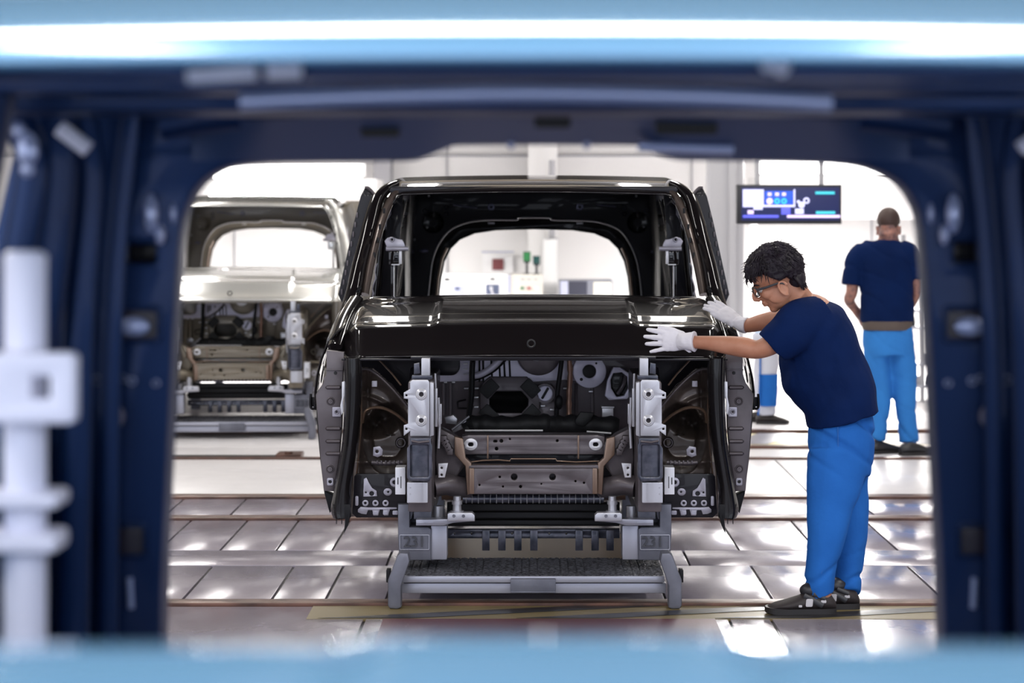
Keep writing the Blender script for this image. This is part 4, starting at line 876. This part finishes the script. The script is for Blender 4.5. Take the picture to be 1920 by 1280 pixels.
M['sole'] = mat('dark sole', (.012, .010, .011), .5)
M['trim_white'] = mat('grey white mesh patch', (.55, .53, .56), .5)
M['eye'] = mat('eye white', (.7, .68, .66), .2); M['belt'] = mat('brown hem', (.10, .075, .065), .7)
M['lens'] = mat('spectacle lens', (.9, .92, .95), .02); _b = M['lens'].node_tree.nodes['Principled BSDF']; _b.inputs['Transmission Weight'].default_value = 1; _b.inputs['IOR'].default_value = 1.05
def organic(mb, voxel, it=4, fac=.5, disp=None):
    """voxel-remesh overlapping shapes into one smooth continuous skin"""
    me = bpy.data.meshes.new('t'); bmesh.ops.recalc_face_normals(mb.bm, faces=mb.bm.faces[:]); mb.bm.to_mesh(me); mb.bm.free()
    ob = bpy.data.objects.new('t', me); col.objects.link(ob)
    r = ob.modifiers.new('r', 'REMESH'); r.mode = 'VOXEL'; r.voxel_size = voxel
    s_ = ob.modifiers.new('s', 'SMOOTH'); s_.factor = fac; s_.iterations = it
    dg = bpy.context.evaluated_depsgraph_get(); dg.update()
    ev = bpy.data.meshes.new_from_object(ob.evaluated_get(dg), depsgraph=dg)
    bpy.data.objects.remove(ob); bpy.data.meshes.remove(me)
    o = MB(); o.bm.from_mesh(ev); bpy.data.meshes.remove(ev)
    if disp:
        o.bm.normal_update()
        mv = [(v, v.normal*disp(v.co)) for v in o.bm.verts]
        for v, d in mv: v.co += d
    return o
def limb(m, st, n=20, up=(0, 1, 0)):       # stations: (px, py, Y, half width in image m, lateral half width m)
    m.tube([P(a, b, c) for a, b, c, _, _ in st], [(e, d) for _, _, _, d, e in st], n, up=up)
    a, b, c, d, e = st[0]; m.ell(P(a, b, c), (d*.95, e*.95, d*.95)); a, b, c, d, e = st[-1]; return m
def limb_s(m, st, k=4, n=24):
    v = catmull([Vector((a, b, c)) for a, b, c, _, _ in st], k); r = catmull([Vector((d, e, 0)) for _, _, _, d, e in st], k)
    m.tube([P(*q) for q in v], [(q.y, q.x) for q in r], n, up=(0, 1, 0)); return m
def head_shapes(m, c, f, u, s, sc_=1., jaw=1.):
    Mx = Matrix((f, s, u)).transposed().to_4x4()     # columns f, s, u : local (x fwd, y side, z up)
    def W(a): return Vector(c)+(f*a[0]+s*a[1]+u*a[2])*sc_
    def E(a, r, n=20): m.ell(W(a), [q*sc_ for q in r], Mx, n)
    E((-.005, 0, .03), (.098, .078, .092), 28); E((-.045, 0, .0), (.052, .06, .06))
    E((.035, 0, -.035), (.060, .058, .085)); E((.022, 0, -.088), (.058, .052*jaw, .034)); E((.064, 0, -.104), (.022, .026, .018)); E((.05, 0, -.09), (.035, .035, .025))
    E((.080, 0, .022), (.018, .052, .014)); E((.078, 0, .05), (.022, .05, .035))
    for q in (-1, 1):
        E((.058, q*.04, -.036), (.032, .022, .026)); E((.02, q*.048, -.06), (.05, .014, .035))
        E((.088, q*.013, -.048), (.012, .008, .008), 12)
    m.tube([W((.088, 0, .014)), W((.106, 0, -.006)), W((.118, 0, -.026)), W((.121, 0, -.036)), W((.102, 0, -.048))], [.008*sc_, .0095*sc_, .0105*sc_, .0105*sc_, .010*sc_], 12)
    E((.092, 0, -.066), (.012, .024, .006), 14); E((.090, 0, -.077), (.012, .021, .0065), 14); E((.084, 0, -.06), (.014, .02, .014), 12)
    for q in (-1, 1):
        pts = [W((-.004+.019*math.cos(a)+.003*math.sin(a), q*(.080+.006), -.043+.031*math.sin(a))) for a in [R(x) for x in range(-100, 200, 30)]]
        m.tube(pts, [.0055*sc_]*len(pts), 8); E((-.004, q*.078, -.043), (.018, .008, .030), 14); E((.004, q*.080, -.066), (.009, .006, .009), 10)
    return W, Mx
def hair_mesh(W, Mx, line, thick, sc_, amp=.006, seed=1):
    m = MB(); b = bmesh.new(); bmesh.ops.create_uvsphere(b, u_segments=120, v_segments=80, radius=1)
    for v in b.verts:
        d = v.co.normalized(); x, y, z = d
        r = Vector((x*.098-.005, y*.080, z*.093+.03)); low = r.z-line(r.x, abs(r.y))
        g = sstep(-.008, .012, low)
        n_ = noise.noise(Vector((x*3+seed, y*10, z*5)))*.45+noise.noise(Vector((x*12, y*34+seed, z*16)))*.55
        if r.z < .0 : r = Vector((x*.088-.012, y*.074, r.z))
        out = r+d*((thick+amp*n_)*g-.014*(1-g))
        v.co = W(out)
    m.merge(b); return m
def hand(m, wrist, d, n, t, L=1., curl=(.1, .1, .1, .1), spread=.10, thumb=(.55, .1), r=1.12):
    """d finger direction, n back-of-hand normal, t thumb side"""
    wrist = Vector(wrist); d = Vector(d).normalized(); n = (Vector(n)-d*d.dot(Vector(n))).normalized(); t = (Vector(t)-d*d.dot(Vector(t)))-n*n.dot(Vector(t)); t.normalize()
    def W(a, b, c): return wrist+(d*a+t*b+n*c)*L
    m.tube([W(-.012, 0, 0), W(.015, .0, 0), W(.05, .002, .002), W(.085, 0, .001), W(.100, -.002, 0)], [(.030*L, .019*L), (.034*L, .018*L), (.043*L, .017*L), (.043*L, .014*L), (.038*L, .011*L)], 20, up=t)
    for i, (off, ln, rad) in enumerate(((.031, .074, .0088), (.010, .083, .0092), (-.011, .077, .0088), (-.031, .060, .0078))):
        a = spread*(1.5-i)*(1 if i < 3 else 1.6); dd = d*math.cos(a)+t*math.sin(a); p = W(.088, off, 0); pts = [W(.06, off*.9, 0), p]; ang = 0
        for k, sg in enumerate((.45, .30, .25)):
            ang += curl[i]*(1, 1.2, .9)[k]; p = p+(dd*math.cos(ang)-n*math.sin(ang))*ln*sg*L; pts.append(p)
        m.tube(pts, [rad*r*L*q for q in (1.0, 1.05, 1.0, .95, .72)], 12); m.ell(p, rad*r*.72*L, n=10)
    a = thumb[0]; dd = d*math.cos(a)+t*math.sin(a); p0 = W(.02, .022, -.004); p1 = p0+dd*.045*L; dd2 = d*math.cos(a*.55)+t*math.sin(a*.55)-n*thumb[1]; dd2.normalize(); p2 = p1+dd2*.03*L; p3 = p2+dd2*.024*L
    m.tube([p0, p1, p2, p3], [.015*r*L, .0125*r*L, .0105*r*L, .008*r*L], 12); m.ell(p3, .008*r*L, n=10)
    return m
def folds(sc1, a1, sc2=0, a2=0, squeeze=(1, 1, 1)):
    def f(c):
        q = Vector((c.x*squeeze[0], c.y*squeeze[1], c.z*squeeze[2]))
        v = noise.noise(q*sc1)*a1
        if a2: v += (abs(noise.noise(q*sc2+Vector((7, 3, 1)))))*-a2
        return v
    return f
def shoe(m, ms, heel, d, L=.30, hgt=.10, w_=.048):
    heel = Vector(heel); d = Vector(d).normalized(); s = Vector((0, 0, 1)).cross(d)
    st = [(0.0, .030, .055, .8), (.02, .040, .085, .9), (.07, .043, hgt, .95), (.11, .041, hgt*.98, .95), (.16, .045, .078, 1), (.21, .051, .062, 1.05), (.255, .050, .050, 1), (.285, .038, .036, .8), (.30, .016, .02, .4)]
    k = L/.30
    def ringf(a, wd, top, bot, z0):
        pts = []
        for j in range(20):
            t = 2*math.pi*j/20; cx_ = math.cos(t); sx = math.sin(t)
            zz = z0+(top-z0)*(.5+.5*(abs(sx)**.8)*(1 if sx > 0 else -1)) if True else 0
            ww = wd*(abs(cx_)**.75)*(1 if cx_ > 0 else -1)*(1-.35*max(0, sx))
            pts.append(heel+d*a*k+s*ww+Vector((0, 0, zz)))
        return pts
    rings = [ringf(a, b*w_/.048, c, 0, .018) for a, b, c, e in st]
    vs = m._add([p for r in rings for p in r], [])
    n = 20
    for i in range(len(rings)-1):
        for j in range(n): m.bm.faces.new((vs[i*n+j], vs[i*n+(j+1) % n], vs[(i+1)*n+(j+1) % n], vs[(i+1)*n+j]))
    m.bm.faces.new(vs[:n]); m.bm.faces.new(vs[-n:])
    sole = []
    for a, b, c, e in st: sole.append((a, b+.004))
    up_ = [heel+d*a*k+s*(b*w_/.048) for a, b in sole]; dn = [heel+d*a*k-s*(b*w_/.048) for a, b in reversed(sole)]
    lp = up_+dn
    v1 = [ms.bm.verts.new(p+Vector((0, 0, .0+.008*sstep(.24, .30, ((p-heel).dot(d)/k))))) for p in lp]; v2 = [ms.bm.verts.new(p+Vector((0, 0, .026+.006*sstep(.2, .3, ((p-heel).dot(d)/k))))) for p in lp]
    q = len(lp); ms.bm.faces.new(v1); ms.bm.faces.new(v2)
    for j in range(q): ms.bm.faces.new((v1[j], v1[(j+1) % q], v2[(j+1) % q], v2[j]))
    return m, ms
# ---- worker bending over the bonnet
def worker_one():
    org = (1.33, 9.66, 0)
    f = Vector((-.885, .06, -.455)).normalized(); u = Vector((-.455, 0, .89)); u = (u-f*f.dot(u)).normalized(); s = u.cross(f).normalized()
    m = MB()
    hc = P(1457, 521, 9.70); W, Mx = head_shapes(m, hc, f, u, s, 1.08)
    m.tube([W((-.02, 0, -.03)), W((-.035, 0, -.085)), P(1498, 562, 9.76), P(1510, 590, 9.78)], [.060, .060, .064, .09], 20)
    limb_s(m, [(1500, 566, 9.77, .06, .08), (1518, 590, 9.77, .11, .15), (1535, 635, 9.77, .13, .17), (1552, 690, 9.76, .15, .16), (1570, 745, 9.74, .12, .14), (1577, 800, 9.72, .10, .12)])
    limb_s(m, [(1515, 600, 9.64, .055, .055), (1480, 622, 9.60, .052, .052), (1445, 646, 9.59, .046, .046), (1420, 655, 9.60, .041, .042), (1395, 651, 9.62, .045, .044), (1365, 647, 9.65, .041, .039), (1330, 643, 9.69, .032, .031), (1300, 641, 9.73, .028, .028), (1285, 640, 9.745, .028, .024)])
    limb_s(m, [(1515, 610, 9.90, .045, .05), (1480, 598, 10.0, .05, .05), (1455, 600, 10.04, .045, .045), (1425, 605, 10.08, .038, .04), (1398, 611, 10.13, .031, .032), (1385, 606, 10.15, .028, .03)])
    limb_s(m, [(1572, 850, 9.65, .07, .06), (1558, 920, 9.61, .06, .06), (1546, 1000, 9.58, .055, .055), (1540, 1070, 9.58, .042, .045), (1545, 1125, 9.57, .035, .035)])
    limb_s(m, [(1582, 850, 9.80, .07, .06), (1584, 920, 9.80, .07, .07), (1592, 1000, 9.77, .050, .055), (1592, 1070, 9.74, .040, .042), (1592, 1122, 9.71, .034, .035)])
    m = organic(m, .0045, 3, .5)
    body = m.build('person', 'skin', None, 0, origin=org)
    tag(body, 'person with glasses, navy T-shirt and white gloves leaning over the dark bonnet', 'person')
    # shirt
    m = MB()
    limb_s(m, [(1505, 560, 9.76, .050, .075), (1513, 574, 9.77, .092, .125), (1521, 595, 9.77, .138, .175), (1531, 628, 9.77, .163, .200), (1542, 683, 9.76, .192, .205), (1563, 730, 9.74, .182, .195), (1575, 765, 9.73, .170, .200), (1581, 787, 9.73, .166, .198)])
    m.ell(P(1482, 700, 9.76), (.04, .13, .10))
    limb_s(m, [(1534, 597, 9.70, .11, .10), (1505, 608, 9.64, .112, .095), (1476, 629, 9.60, .104, .088), (1452, 646, 9.59, .093, .078), (1444, 653, 9.59, .087, .075)])
    limb_s(m, [(1520, 600, 9.86, .09, .09), (1502, 600, 9.92, .080, .08), (1484, 602, 9.97, .070, .07), (1472, 603, 10.00, .064, .065)])
    def sf(c):
        q = Vector((c.x, c.y*.5, c.z)); v = noise.noise(q*5)*.014+noise.noise(q*13)*.005
        # long diagonal drape lines
        k = (c.x*.75+c.z*.65)*13+noise.noise(q*3)*2.2; v += -.012*max(0, math.sin(k))**4*(.4+.6*abs(noise.noise(q*4+Vector((9, 0, 0)))*2))
        k2 = (c.x*.9-c.z*.35)*17+noise.noise(q*2.3+Vector((4, 1, 2)))*2.5; v += -.011*max(0, math.sin(k2))**5*(.3+.7*abs(noise.noise(q*3)*2))
        return v
    m = organic(m, .009, 5, .5, sf)
    sh = m.build('shirt', 'navy', body, 0); 
    m = MB(); m.tube(catmull([P(1462, 594, 9.70), P(1480, 586, 9.665), P(1496, 570, 9.665), P(1507, 552, 9.70), P(1512, 540, 9.76)], 4), (.010, .006), 10); m.build('collar', 'navy', sh)
    # trousers
    m = MB()
    limb_s(m, [(1578, 772, 9.73, .128, .150), (1578, 800, 9.73, .148, .172), (1575, 850, 9.72, .148, .180), (1571, 885, 9.71, .140, .175)])
    limb_s(m, [(1573, 850, 9.64, .135, .105), (1564, 910, 9.61, .122, .10), (1555, 950, 9.60, .102, .095), (1549, 1000, 9.59, .086, .09), (1541, 1050, 9.59, .075, .085), (1537, 1090, 9.59, .074, .082), (1539, 1112, 9.59, .067, .075), (1540, 1117, 9.59, .066, .073)])
    limb_s(m, [(1579, 850, 9.80, .130, .105), (1584, 910, 9.79, .108, .10), (1590, 950, 9.78, .092, .095), (1592, 1000, 9.77, .076, .088), (1591, 1060, 9.75, .064, .08), (1590, 1100, 9.73, .060, .076), (1590, 1112, 9.72, .056, .072)])
    def tf_(c):
        q = Vector((c.x, c.y, c.z*.6)); v = noise.noise(q*6)*.012+noise.noise(q*16)*.004
        if c.z > .55: v += -.012*max(0, math.sin((c.z*1.0+c.x*.8)*42+noise.noise(q*4)*2))**4*sstep(.55, .75, c.z)*(1-sstep(.86, .92, c.z))
        v += -.010*max(0, math.sin((c.z-c.x*.5)*50+noise.noise(q*5)*2.5))**4*(1-sstep(.12, .30, c.z))
        return v
    m = organic(m, .008, 4, .5, tf_)
    tr = m.build('trousers', 'workblue', body, 0)
    m = MB(); m.tube(catmull([P(1571, 800, 9.555), P(1571, 850, 9.55), P(1563, 890, 9.525), P(1552, 950, 9.513), P(1549, 1040, 9.512), P(1540, 1075, 9.515)], 4), .0022, 6); m.build('side_seam', mat('seam blue', (.02, .12, .42), .8), tr)
    # gloves
    m = MB(); hand(m, P(1290, 640, 9.775), (-1, .045, .03), (0, -1, .04), (0, .0, 1), 1.12, (.02, .0, .02, .04), .10, (.42, .05))
    m.tube([P(1303, 640, 9.725), P(1296, 640, 9.732), P(1285, 640, 9.745), P(1274, 640, 9.765)], [(.048, .044), (.041, .042), (.038, .038), (.036, .024)], 18, up=(0, 0, 1)); m = organic(m, .0032, 3, .5, folds(60, .0012))
    m.poly([[(1283, 651), (1291, 655), (1297, 660), (1292, 661), (1284, 656)]], 9.735, .006, .001)
    m.build('glove', 'glove', body, 0)
    m = MB(); hand(m, P(1388, 607, 10.15), (-.80, .22, .58), (.25, -.62, .6), (-.5, -.4, -.35), 1.10, (.12, .15, .12, .1), .03, (.25, .1))
    m.tube([P(1400, 610, 10.12), P(1393, 609, 10.13), P(1382, 604, 10.15)], [(.040, .038), (.038, .036), (.034, .030)], 18); m = organic(m, .0032, 3, .5, folds(50, .0025))
    m.build('glove', 'glove', body, 0)
    # hair
    def line(x, y):
        if x > .055: return .052-.9*(max(0, .098-x))*.3
        if x > .0: return .052-(.055-x)*1.1
        if x > -.03: return -.010
        return -.010-(-.03-x)*2.0
    m = hair_mesh(W, Mx, line, .022, 1.08, .016, 3)
    rnd = random.Random(5)
    for k in range(420):
        a = rnd.uniform(-math.pi, math.pi); e = rnd.uniform(.05, 1.2)
        d = Vector((math.cos(a)*math.cos(e), math.sin(a)*math.cos(e), math.sin(e)))
        base = Vector((d.x*.11-.005, d.y*.092, d.z*.104+.03)); 
        if base.z < line(base.x, abs(base.y))+.01: continue
        flow = Vector((base.x*1.0+(.02 if base.x > 0 else -.02), base.y*.9, -.05)); flow = (flow-d*flow.dot(d)); 
        if flow.length < 1e-4: continue
        flow.normalize(); L = rnd.uniform(.03, .055); wv = Vector((rnd.uniform(-.3, .3), rnd.uniform(-.3, .3), rnd.uniform(-.3, .3)))
        pts = [base+d*.006, base+d*.010+flow*L*.4, base+d*.010+flow*L*.75+wv*.01, base+d*(.008+rnd.uniform(-.006, .012))+flow*L+wv*.02]
        m.tube([W(p) for p in pts], [.0026, .0024, .0015, .0005], 5)
    for k in range(22):      # fringe falling over the forehead and curls at the nape
        y = rnd.uniform(-.06, .07); x0 = .092-abs(y)*.35
        pts = [(x0-.012, y, .085), (x0+.008, y, .070), (x0+.012+rnd.uniform(-.003, .006), y*1.03, .050), (x0+.008+rnd.uniform(-.004, .01), y*1.05+rnd.uniform(-.008, .008), rnd.uniform(.018, .042))]
        m.tube([W(p) for p in pts], [.005, .0045, .003, .0008], 6)
        y = rnd.uniform(-.06, .08); y *= .9
        for _ in range(3):
            yy_ = y+rnd.uniform(-.01, .01); pts = [(-.080+abs(yy_)*.25, yy_, -.02), (-.094+abs(yy_)*.35, yy_, -.045), (-.090+abs(yy_)*.35-rnd.uniform(0, .010), yy_, -.070-rnd.uniform(0, .022))]
            m.tube([W(p) for p in pts], [.006, .005, .001], 5)
    m.ell(W((-.062, 0, -.035)), (.05, .072, .05), Mx)
    m.build('hair', 'hair', body, 0)
    m = MB()
    for q in (-1, 1):
        m.ell(W((.080, q*.031, -.012)), .0125, n=14)
    m.build('eye', 'eye', body)
    m = MB()
    for q in (-1, 1): m.tube([W((.098, q*.014, .012)), W((.094, q*.034, .018)), W((.080, q*.052, .010))], [.003, .004, .002], 8)
    m.build('eyebrow', 'hair', body)
    m = MB()
    for q in (-1, 1):
        lp = [(.114-.018*abs(cy)/.06, cy, cz) for cy, cz in [(q*(.034+.026*math.copysign(abs(math.cos(t))**.6, math.cos(t))), -.010+.019*math.copysign(abs(math.sin(t))**.6, math.sin(t))) for t in [2*math.pi*i/24 for i in range(25)]]]
        m.tube([W(p) for p in lp], .0032, 8, caps=False)
        m.tube([W((.096, q*.062, -.002)), W((.06, q*.078, -.008)), W((.01, q*.087, -.014)), W((-.008, q*.088, -.022)), W((-.016, q*.084, -.036))], [(.003, .006), (.0028, .0055), (.0025, .0045), (.0025, .004), .002], 8, up=s)
    m.tube([W((.116, -.008, -.004)), W((.118, 0, .0)), W((.116, .008, -.004))], .0026, 8)
    g = m.build('glasses', 'dark', body)
    m = MB()
    for q in (-1, 1): m.ell(W((.111, q*.034, -.010)), (.0012, .024, .016), Mx, 16)
    m.build('lens', 'lens', g)
    # shoes
    for hx, hy, L in ((1.335, 9.575, .305), (1.455, 9.70, .30)):
        m = MB(); ms = MB(); shoe(m, ms, (hx, hy, 0), (-1, -.04, 0), L, .105, .052)
        o = m.build('shoe', 'shoe', body, 50); ms.build('sole', 'sole', o)
        m = MB(); m.poly([rrect(0, .030, 0, .034, .006)], 0, .004, .001, pix=False); m.warp(lambda c: Vector((hx-.135+c.x+c.z*.1, hy-.050-c.y, .036+c.z))); m.poly([rrect(hx-.165, hx-.15, .034, .044, .003)], hy-.056, .006, .001, pix=False); m.poly([rrect(hx-.068, hx-.045, .052, .064, .003)], hy-.052, .006, .001, pix=False); m.build('mesh_patch', 'trim_white', o)
        m = MB(); m.tube([(hx-.14, hy-.040, .082), (hx-.10, hy-.050, .062), (hx-.06, hy-.052, .040)], (.004, .012), 10); m.tube([(hx-.10, hy-.045, .09), (hx-.05, hy-.05, .07)], (.004, .010), 10); m.build('strap', 'dark', o)
        m = MB(); m.ell((hx-.10, hy, .10), (.055, .042, .035)); m.build('sock', 'dark', o)
    return body
w1 = worker_one()
# ---- worker standing with his back turned
def worker_two():
    Y = 16.1
    f = Vector((.25, .96, -.08)).normalized(); u = Vector((0, 0, 1)); u = (u-f*f.dot(u)).normalized(); s = u.cross(f).normalized()
    m = MB(); hc = P(1666, 421, Y); W, Mx = head_shapes(m, hc, f, u, s, 1.0)
    m.tube([W((-.01, 0, -.02)), W((-.02, 0, -.06)), P(1666, 446, Y), P(1665, 462, Y)], [.066, .068, .072, .10], 18)
    k = Y/F
    def st(l): return [(a, b, c, d*k, e) for a, b, c, d, e in l]
    limb_s(m, st([(1665, 458, Y, 22, .07), (1662, 480, Y, 45, .10), (1662, 540, Y, 40, .10), (1664, 600, Y, 38, .11), (1664, 640, Y, 40, .11)]))
    limb_s(m, st([(1612, 478, Y, 15, .055), (1600, 520, Y, 12, .05), (1597, 548, Y, 11, .045), (1592, 562, Y+.05, 10, .04), (1602, 578, Y+.12, 8, .032), (1612, 590, Y+.16, 9, .03), (1616, 600, Y+.2, 6, .02)]))
    limb_s(m, st([(1710, 478, Y, 14, .055), (1717, 520, Y, 11, .048), (1717, 548, Y+.02, 10, .045), (1712, 562, Y+.08, 9, .04), (1704, 578, Y+.16, 8, .03), (1700, 588, Y+.2, 7, .025)]))
    limb_s(m, st([(1644, 660, Y, 18, .07), (1650, 740, Y, 12, .055), (1646, 830, Y, 8, .04)])); limb_s(m, st([(1682, 660, Y, 18, .07), (1694, 740, Y, 12, .055), (1702, 832, Y, 8, .04)]))
    for hx, sx in ((1612, 1), (1702, -1)):
        hand(m, P(hx, 592, Y+.17), (.3*sx, .5, -.8), (-sx, -.3, 0), (0, .3, 1), .95, (.4, .45, .5, .5), .06, (.5, .2))
    m = organic(m, .006, 3); body = m.build('person', 'skin_dark', None, 0, origin=(2.6, Y, 0))
    tag(body, 'person with short brown hair and light blue trousers standing with his back turned', 'person')
    m = MB()
    limb_s(m, st([(1665, 449, Y, 16, .07), (1664, 458, Y, 34, .10), (1661, 470, Y, 52, .125), (1660, 490, Y, 54, .14), (1662, 530, Y, 51, .145), (1664, 570, Y, 50, .15), (1664, 604, Y, 50, .155)]))
    limb_s(m, st([(1622, 474, Y, 22, .085), (1606, 488, Y, 21, .085), (1600, 510, Y, 19, .08), (1597, 534, Y, 19, .078)])); limb_s(m, st([(1686, 472, Y, 24, .085), (1700, 478, Y, 25, .09), (1709, 490, Y, 20, .08), (1718, 510, Y, 14, .07), (1719, 523, Y, 14, .068)]))
    m = organic(m, .011, 4, .5, lambda c: noise.noise(Vector((c.x*5, c.y*5, c.z*4)))*.014-.007*max(0, math.sin((c.z+c.x*.5)*30+noise.noise(c*3)*3))**6); m.build('shirt', 'navy', body, 0)
    m = MB(); limb_s(m, st([(1663, 601, Y, 47, .15), (1663, 611, Y, 47, .15), (1663, 618, Y, 45, .145)])); m.build('undershirt_hem', 'belt', body, 50)
    m = MB()
    limb_s(m, st([(1663, 612, Y, 44, .14), (1665, 640, Y, 48, .15), (1666, 665, Y, 47, .15)]))
    limb_s(m, st([(1645, 650, Y, 27, .12), (1646, 690, Y, 25, .11), (1652, 740, Y, 19, .10), (1649, 790, Y, 17, .09), (1645, 825, Y-.01, 15, .085)])); limb_s(m, st([(1685, 650, Y, 28, .12), (1693, 690, Y, 25, .11), (1697, 740, Y, 22, .10), (1700, 790, Y, 19, .09), (1703, 830, Y-.02, 19, .09)]))
    m = organic(m, .010, 4, .5, lambda c: noise.noise(Vector((c.x*7, c.y*7, c.z*4)))*.016-.010*max(0, math.sin((c.z+c.x*.7)*34+noise.noise(c*4)*3))**5*(1-sstep(.2, .4, c.z)*.6)); m.build('trousers', 'lightblue', body, 0)
    def line(x, y): return .045 if x > .03 else (.0 if x > -.03 else -.055)
    m = hair_mesh(W, Mx, line, .004, 1.0, .001, 9); m.build('hair', 'hair_short', body, 0)
    for hx, hy, dd, n in ((X_(1630, 16.0), 16.0, (1, .5, 0), 0), (X_(1688, 15.9), 15.9, (1, .25, 0), 1)):
        m = MB(); ms = MB(); shoe(m, ms, (hx, hy, 0), dd, .28, .095, .05); o = m.build('shoe', 'dark', body, 50); ms.build('sole', 'sole', o)
    return body
w2 = worker_two()
# ---- stooping worker half hidden behind the van and the first worker
def worker_three():
    Y = 18.4; k = Y/F
    f = Vector((.6, -.2, -.75)).normalized(); s = Vector((0, 1, 0)); u = f.cross(s).normalized(); s = u.cross(f).normalized()
    def st(l): return [(a, b, c, d*k, e) for a, b, c, d, e in l]
    m = MB(); W, Mx = head_shapes(m, P(1518, 622, Y), f, u, s, 1.0)
    m.tube([W((-.01, 0, -.03)), P(1508, 612, Y), P(1498, 606, Y)], [.06, .06, .09], 16)
    T_ = [(1500, 605, Y, 22, .12), (1478, 598, Y, 24, .16), (1452, 610, Y, 25, .15), (1438, 635, Y, 27, .16)]
    limb_s(m, st(T_)); limb_s(m, st([(1436, 640, Y-.06, 20, .09), (1436, 700, Y-.06, 13, .06), (1440, 775, Y-.06, 9, .045)])); limb_s(m, st([(1442, 640, Y+.1, 20, .09), (1430, 700, Y+.1, 13, .06), (1424, 770, Y+.1, 9, .045)]))
    for yy in (Y-.17, Y+.2):
        limb_s(m, st([(1496, 606, yy, 11, .05), (1502, 645, yy, 9, .042), (1524, 680, yy, 7, .032)])); hand(m, P(1524, 680, yy), (.7, 0, -.5), (.3, 0, .8), (0, -1 if yy < Y else 1, 0), .95, (.3, .3, .35, .4), .06, (.5, .2))
    m = organic(m, .007, 3); body = m.build('person', 'skin', None, 0, origin=(X_(1438, Y), Y, 0))
    tag(body, 'person stooping in pale clothes with a blue trouser panel behind the dark van', 'person')
    m = MB(); limb_s(m, st([(1500, 604, Y, 24, .14), (1478, 598, Y, 28, .18), (1452, 610, Y, 28, .18), (1438, 635, Y, 29, .18)])); m = organic(m, .012, 4); m.build('shirt', 'paleshirt', body, 0)
    m = MB(); limb_s(m, st([(1437, 625, Y, 27, .17), (1437, 650, Y, 28, .17)]))
    limb_s(m, st([(1437, 650, Y-.07, 25, .11), (1438, 700, Y-.07, 21, .10), (1438, 750, Y-.07, 18, .085), (1440, 778, Y-.07, 16, .08)])); limb_s(m, st([(1440, 650, Y+.1, 24, .10), (1430, 700, Y+.1, 19, .09), (1424, 765, Y+.1, 15, .08)]))
    m = organic(m, .011, 4, .5, lambda c: noise.noise(c*7)*.012); t_ = m.build('trousers', 'paletrousers', body, 0)
    def fr(u_, v): 
        a = -1.75+u_*1.9; px = 1438; py = 700+v*60; rr = (22-.05*(py-700))*k
        c = P(px, py, Y-.07); return Vector((c.x+rr*1.03*math.sin(a+.9), c.y-.105*math.cos(a+.9), c.z))
    m = MB(); m.grid(fr, 14, 8); m.tube([P(1426, 655, Y-.17), P(1425, 700, Y-.165), P(1422, 778, Y-.15)], .008, 6); m.build('blue_panel', 'workblue', t_, 60)
    for hx, hy in ((1424, Y-.07), (1412, Y+.1)):
        m = MB(); ms = MB(); shoe(m, ms, (X_(hx, hy)-.03, hy, 0), (1, -.05, 0), .28, .09, .05); o = m.build('shoe', 'shoe', body, 50); ms.build('sole', 'sole', o)
    return body
M['paleshirt'] = fabric('pale blue shirt', (.55, .66, .85)); M['paletrousers'] = fabric('pale grey trousers', (.62, .64, .74))
w3 = worker_three()
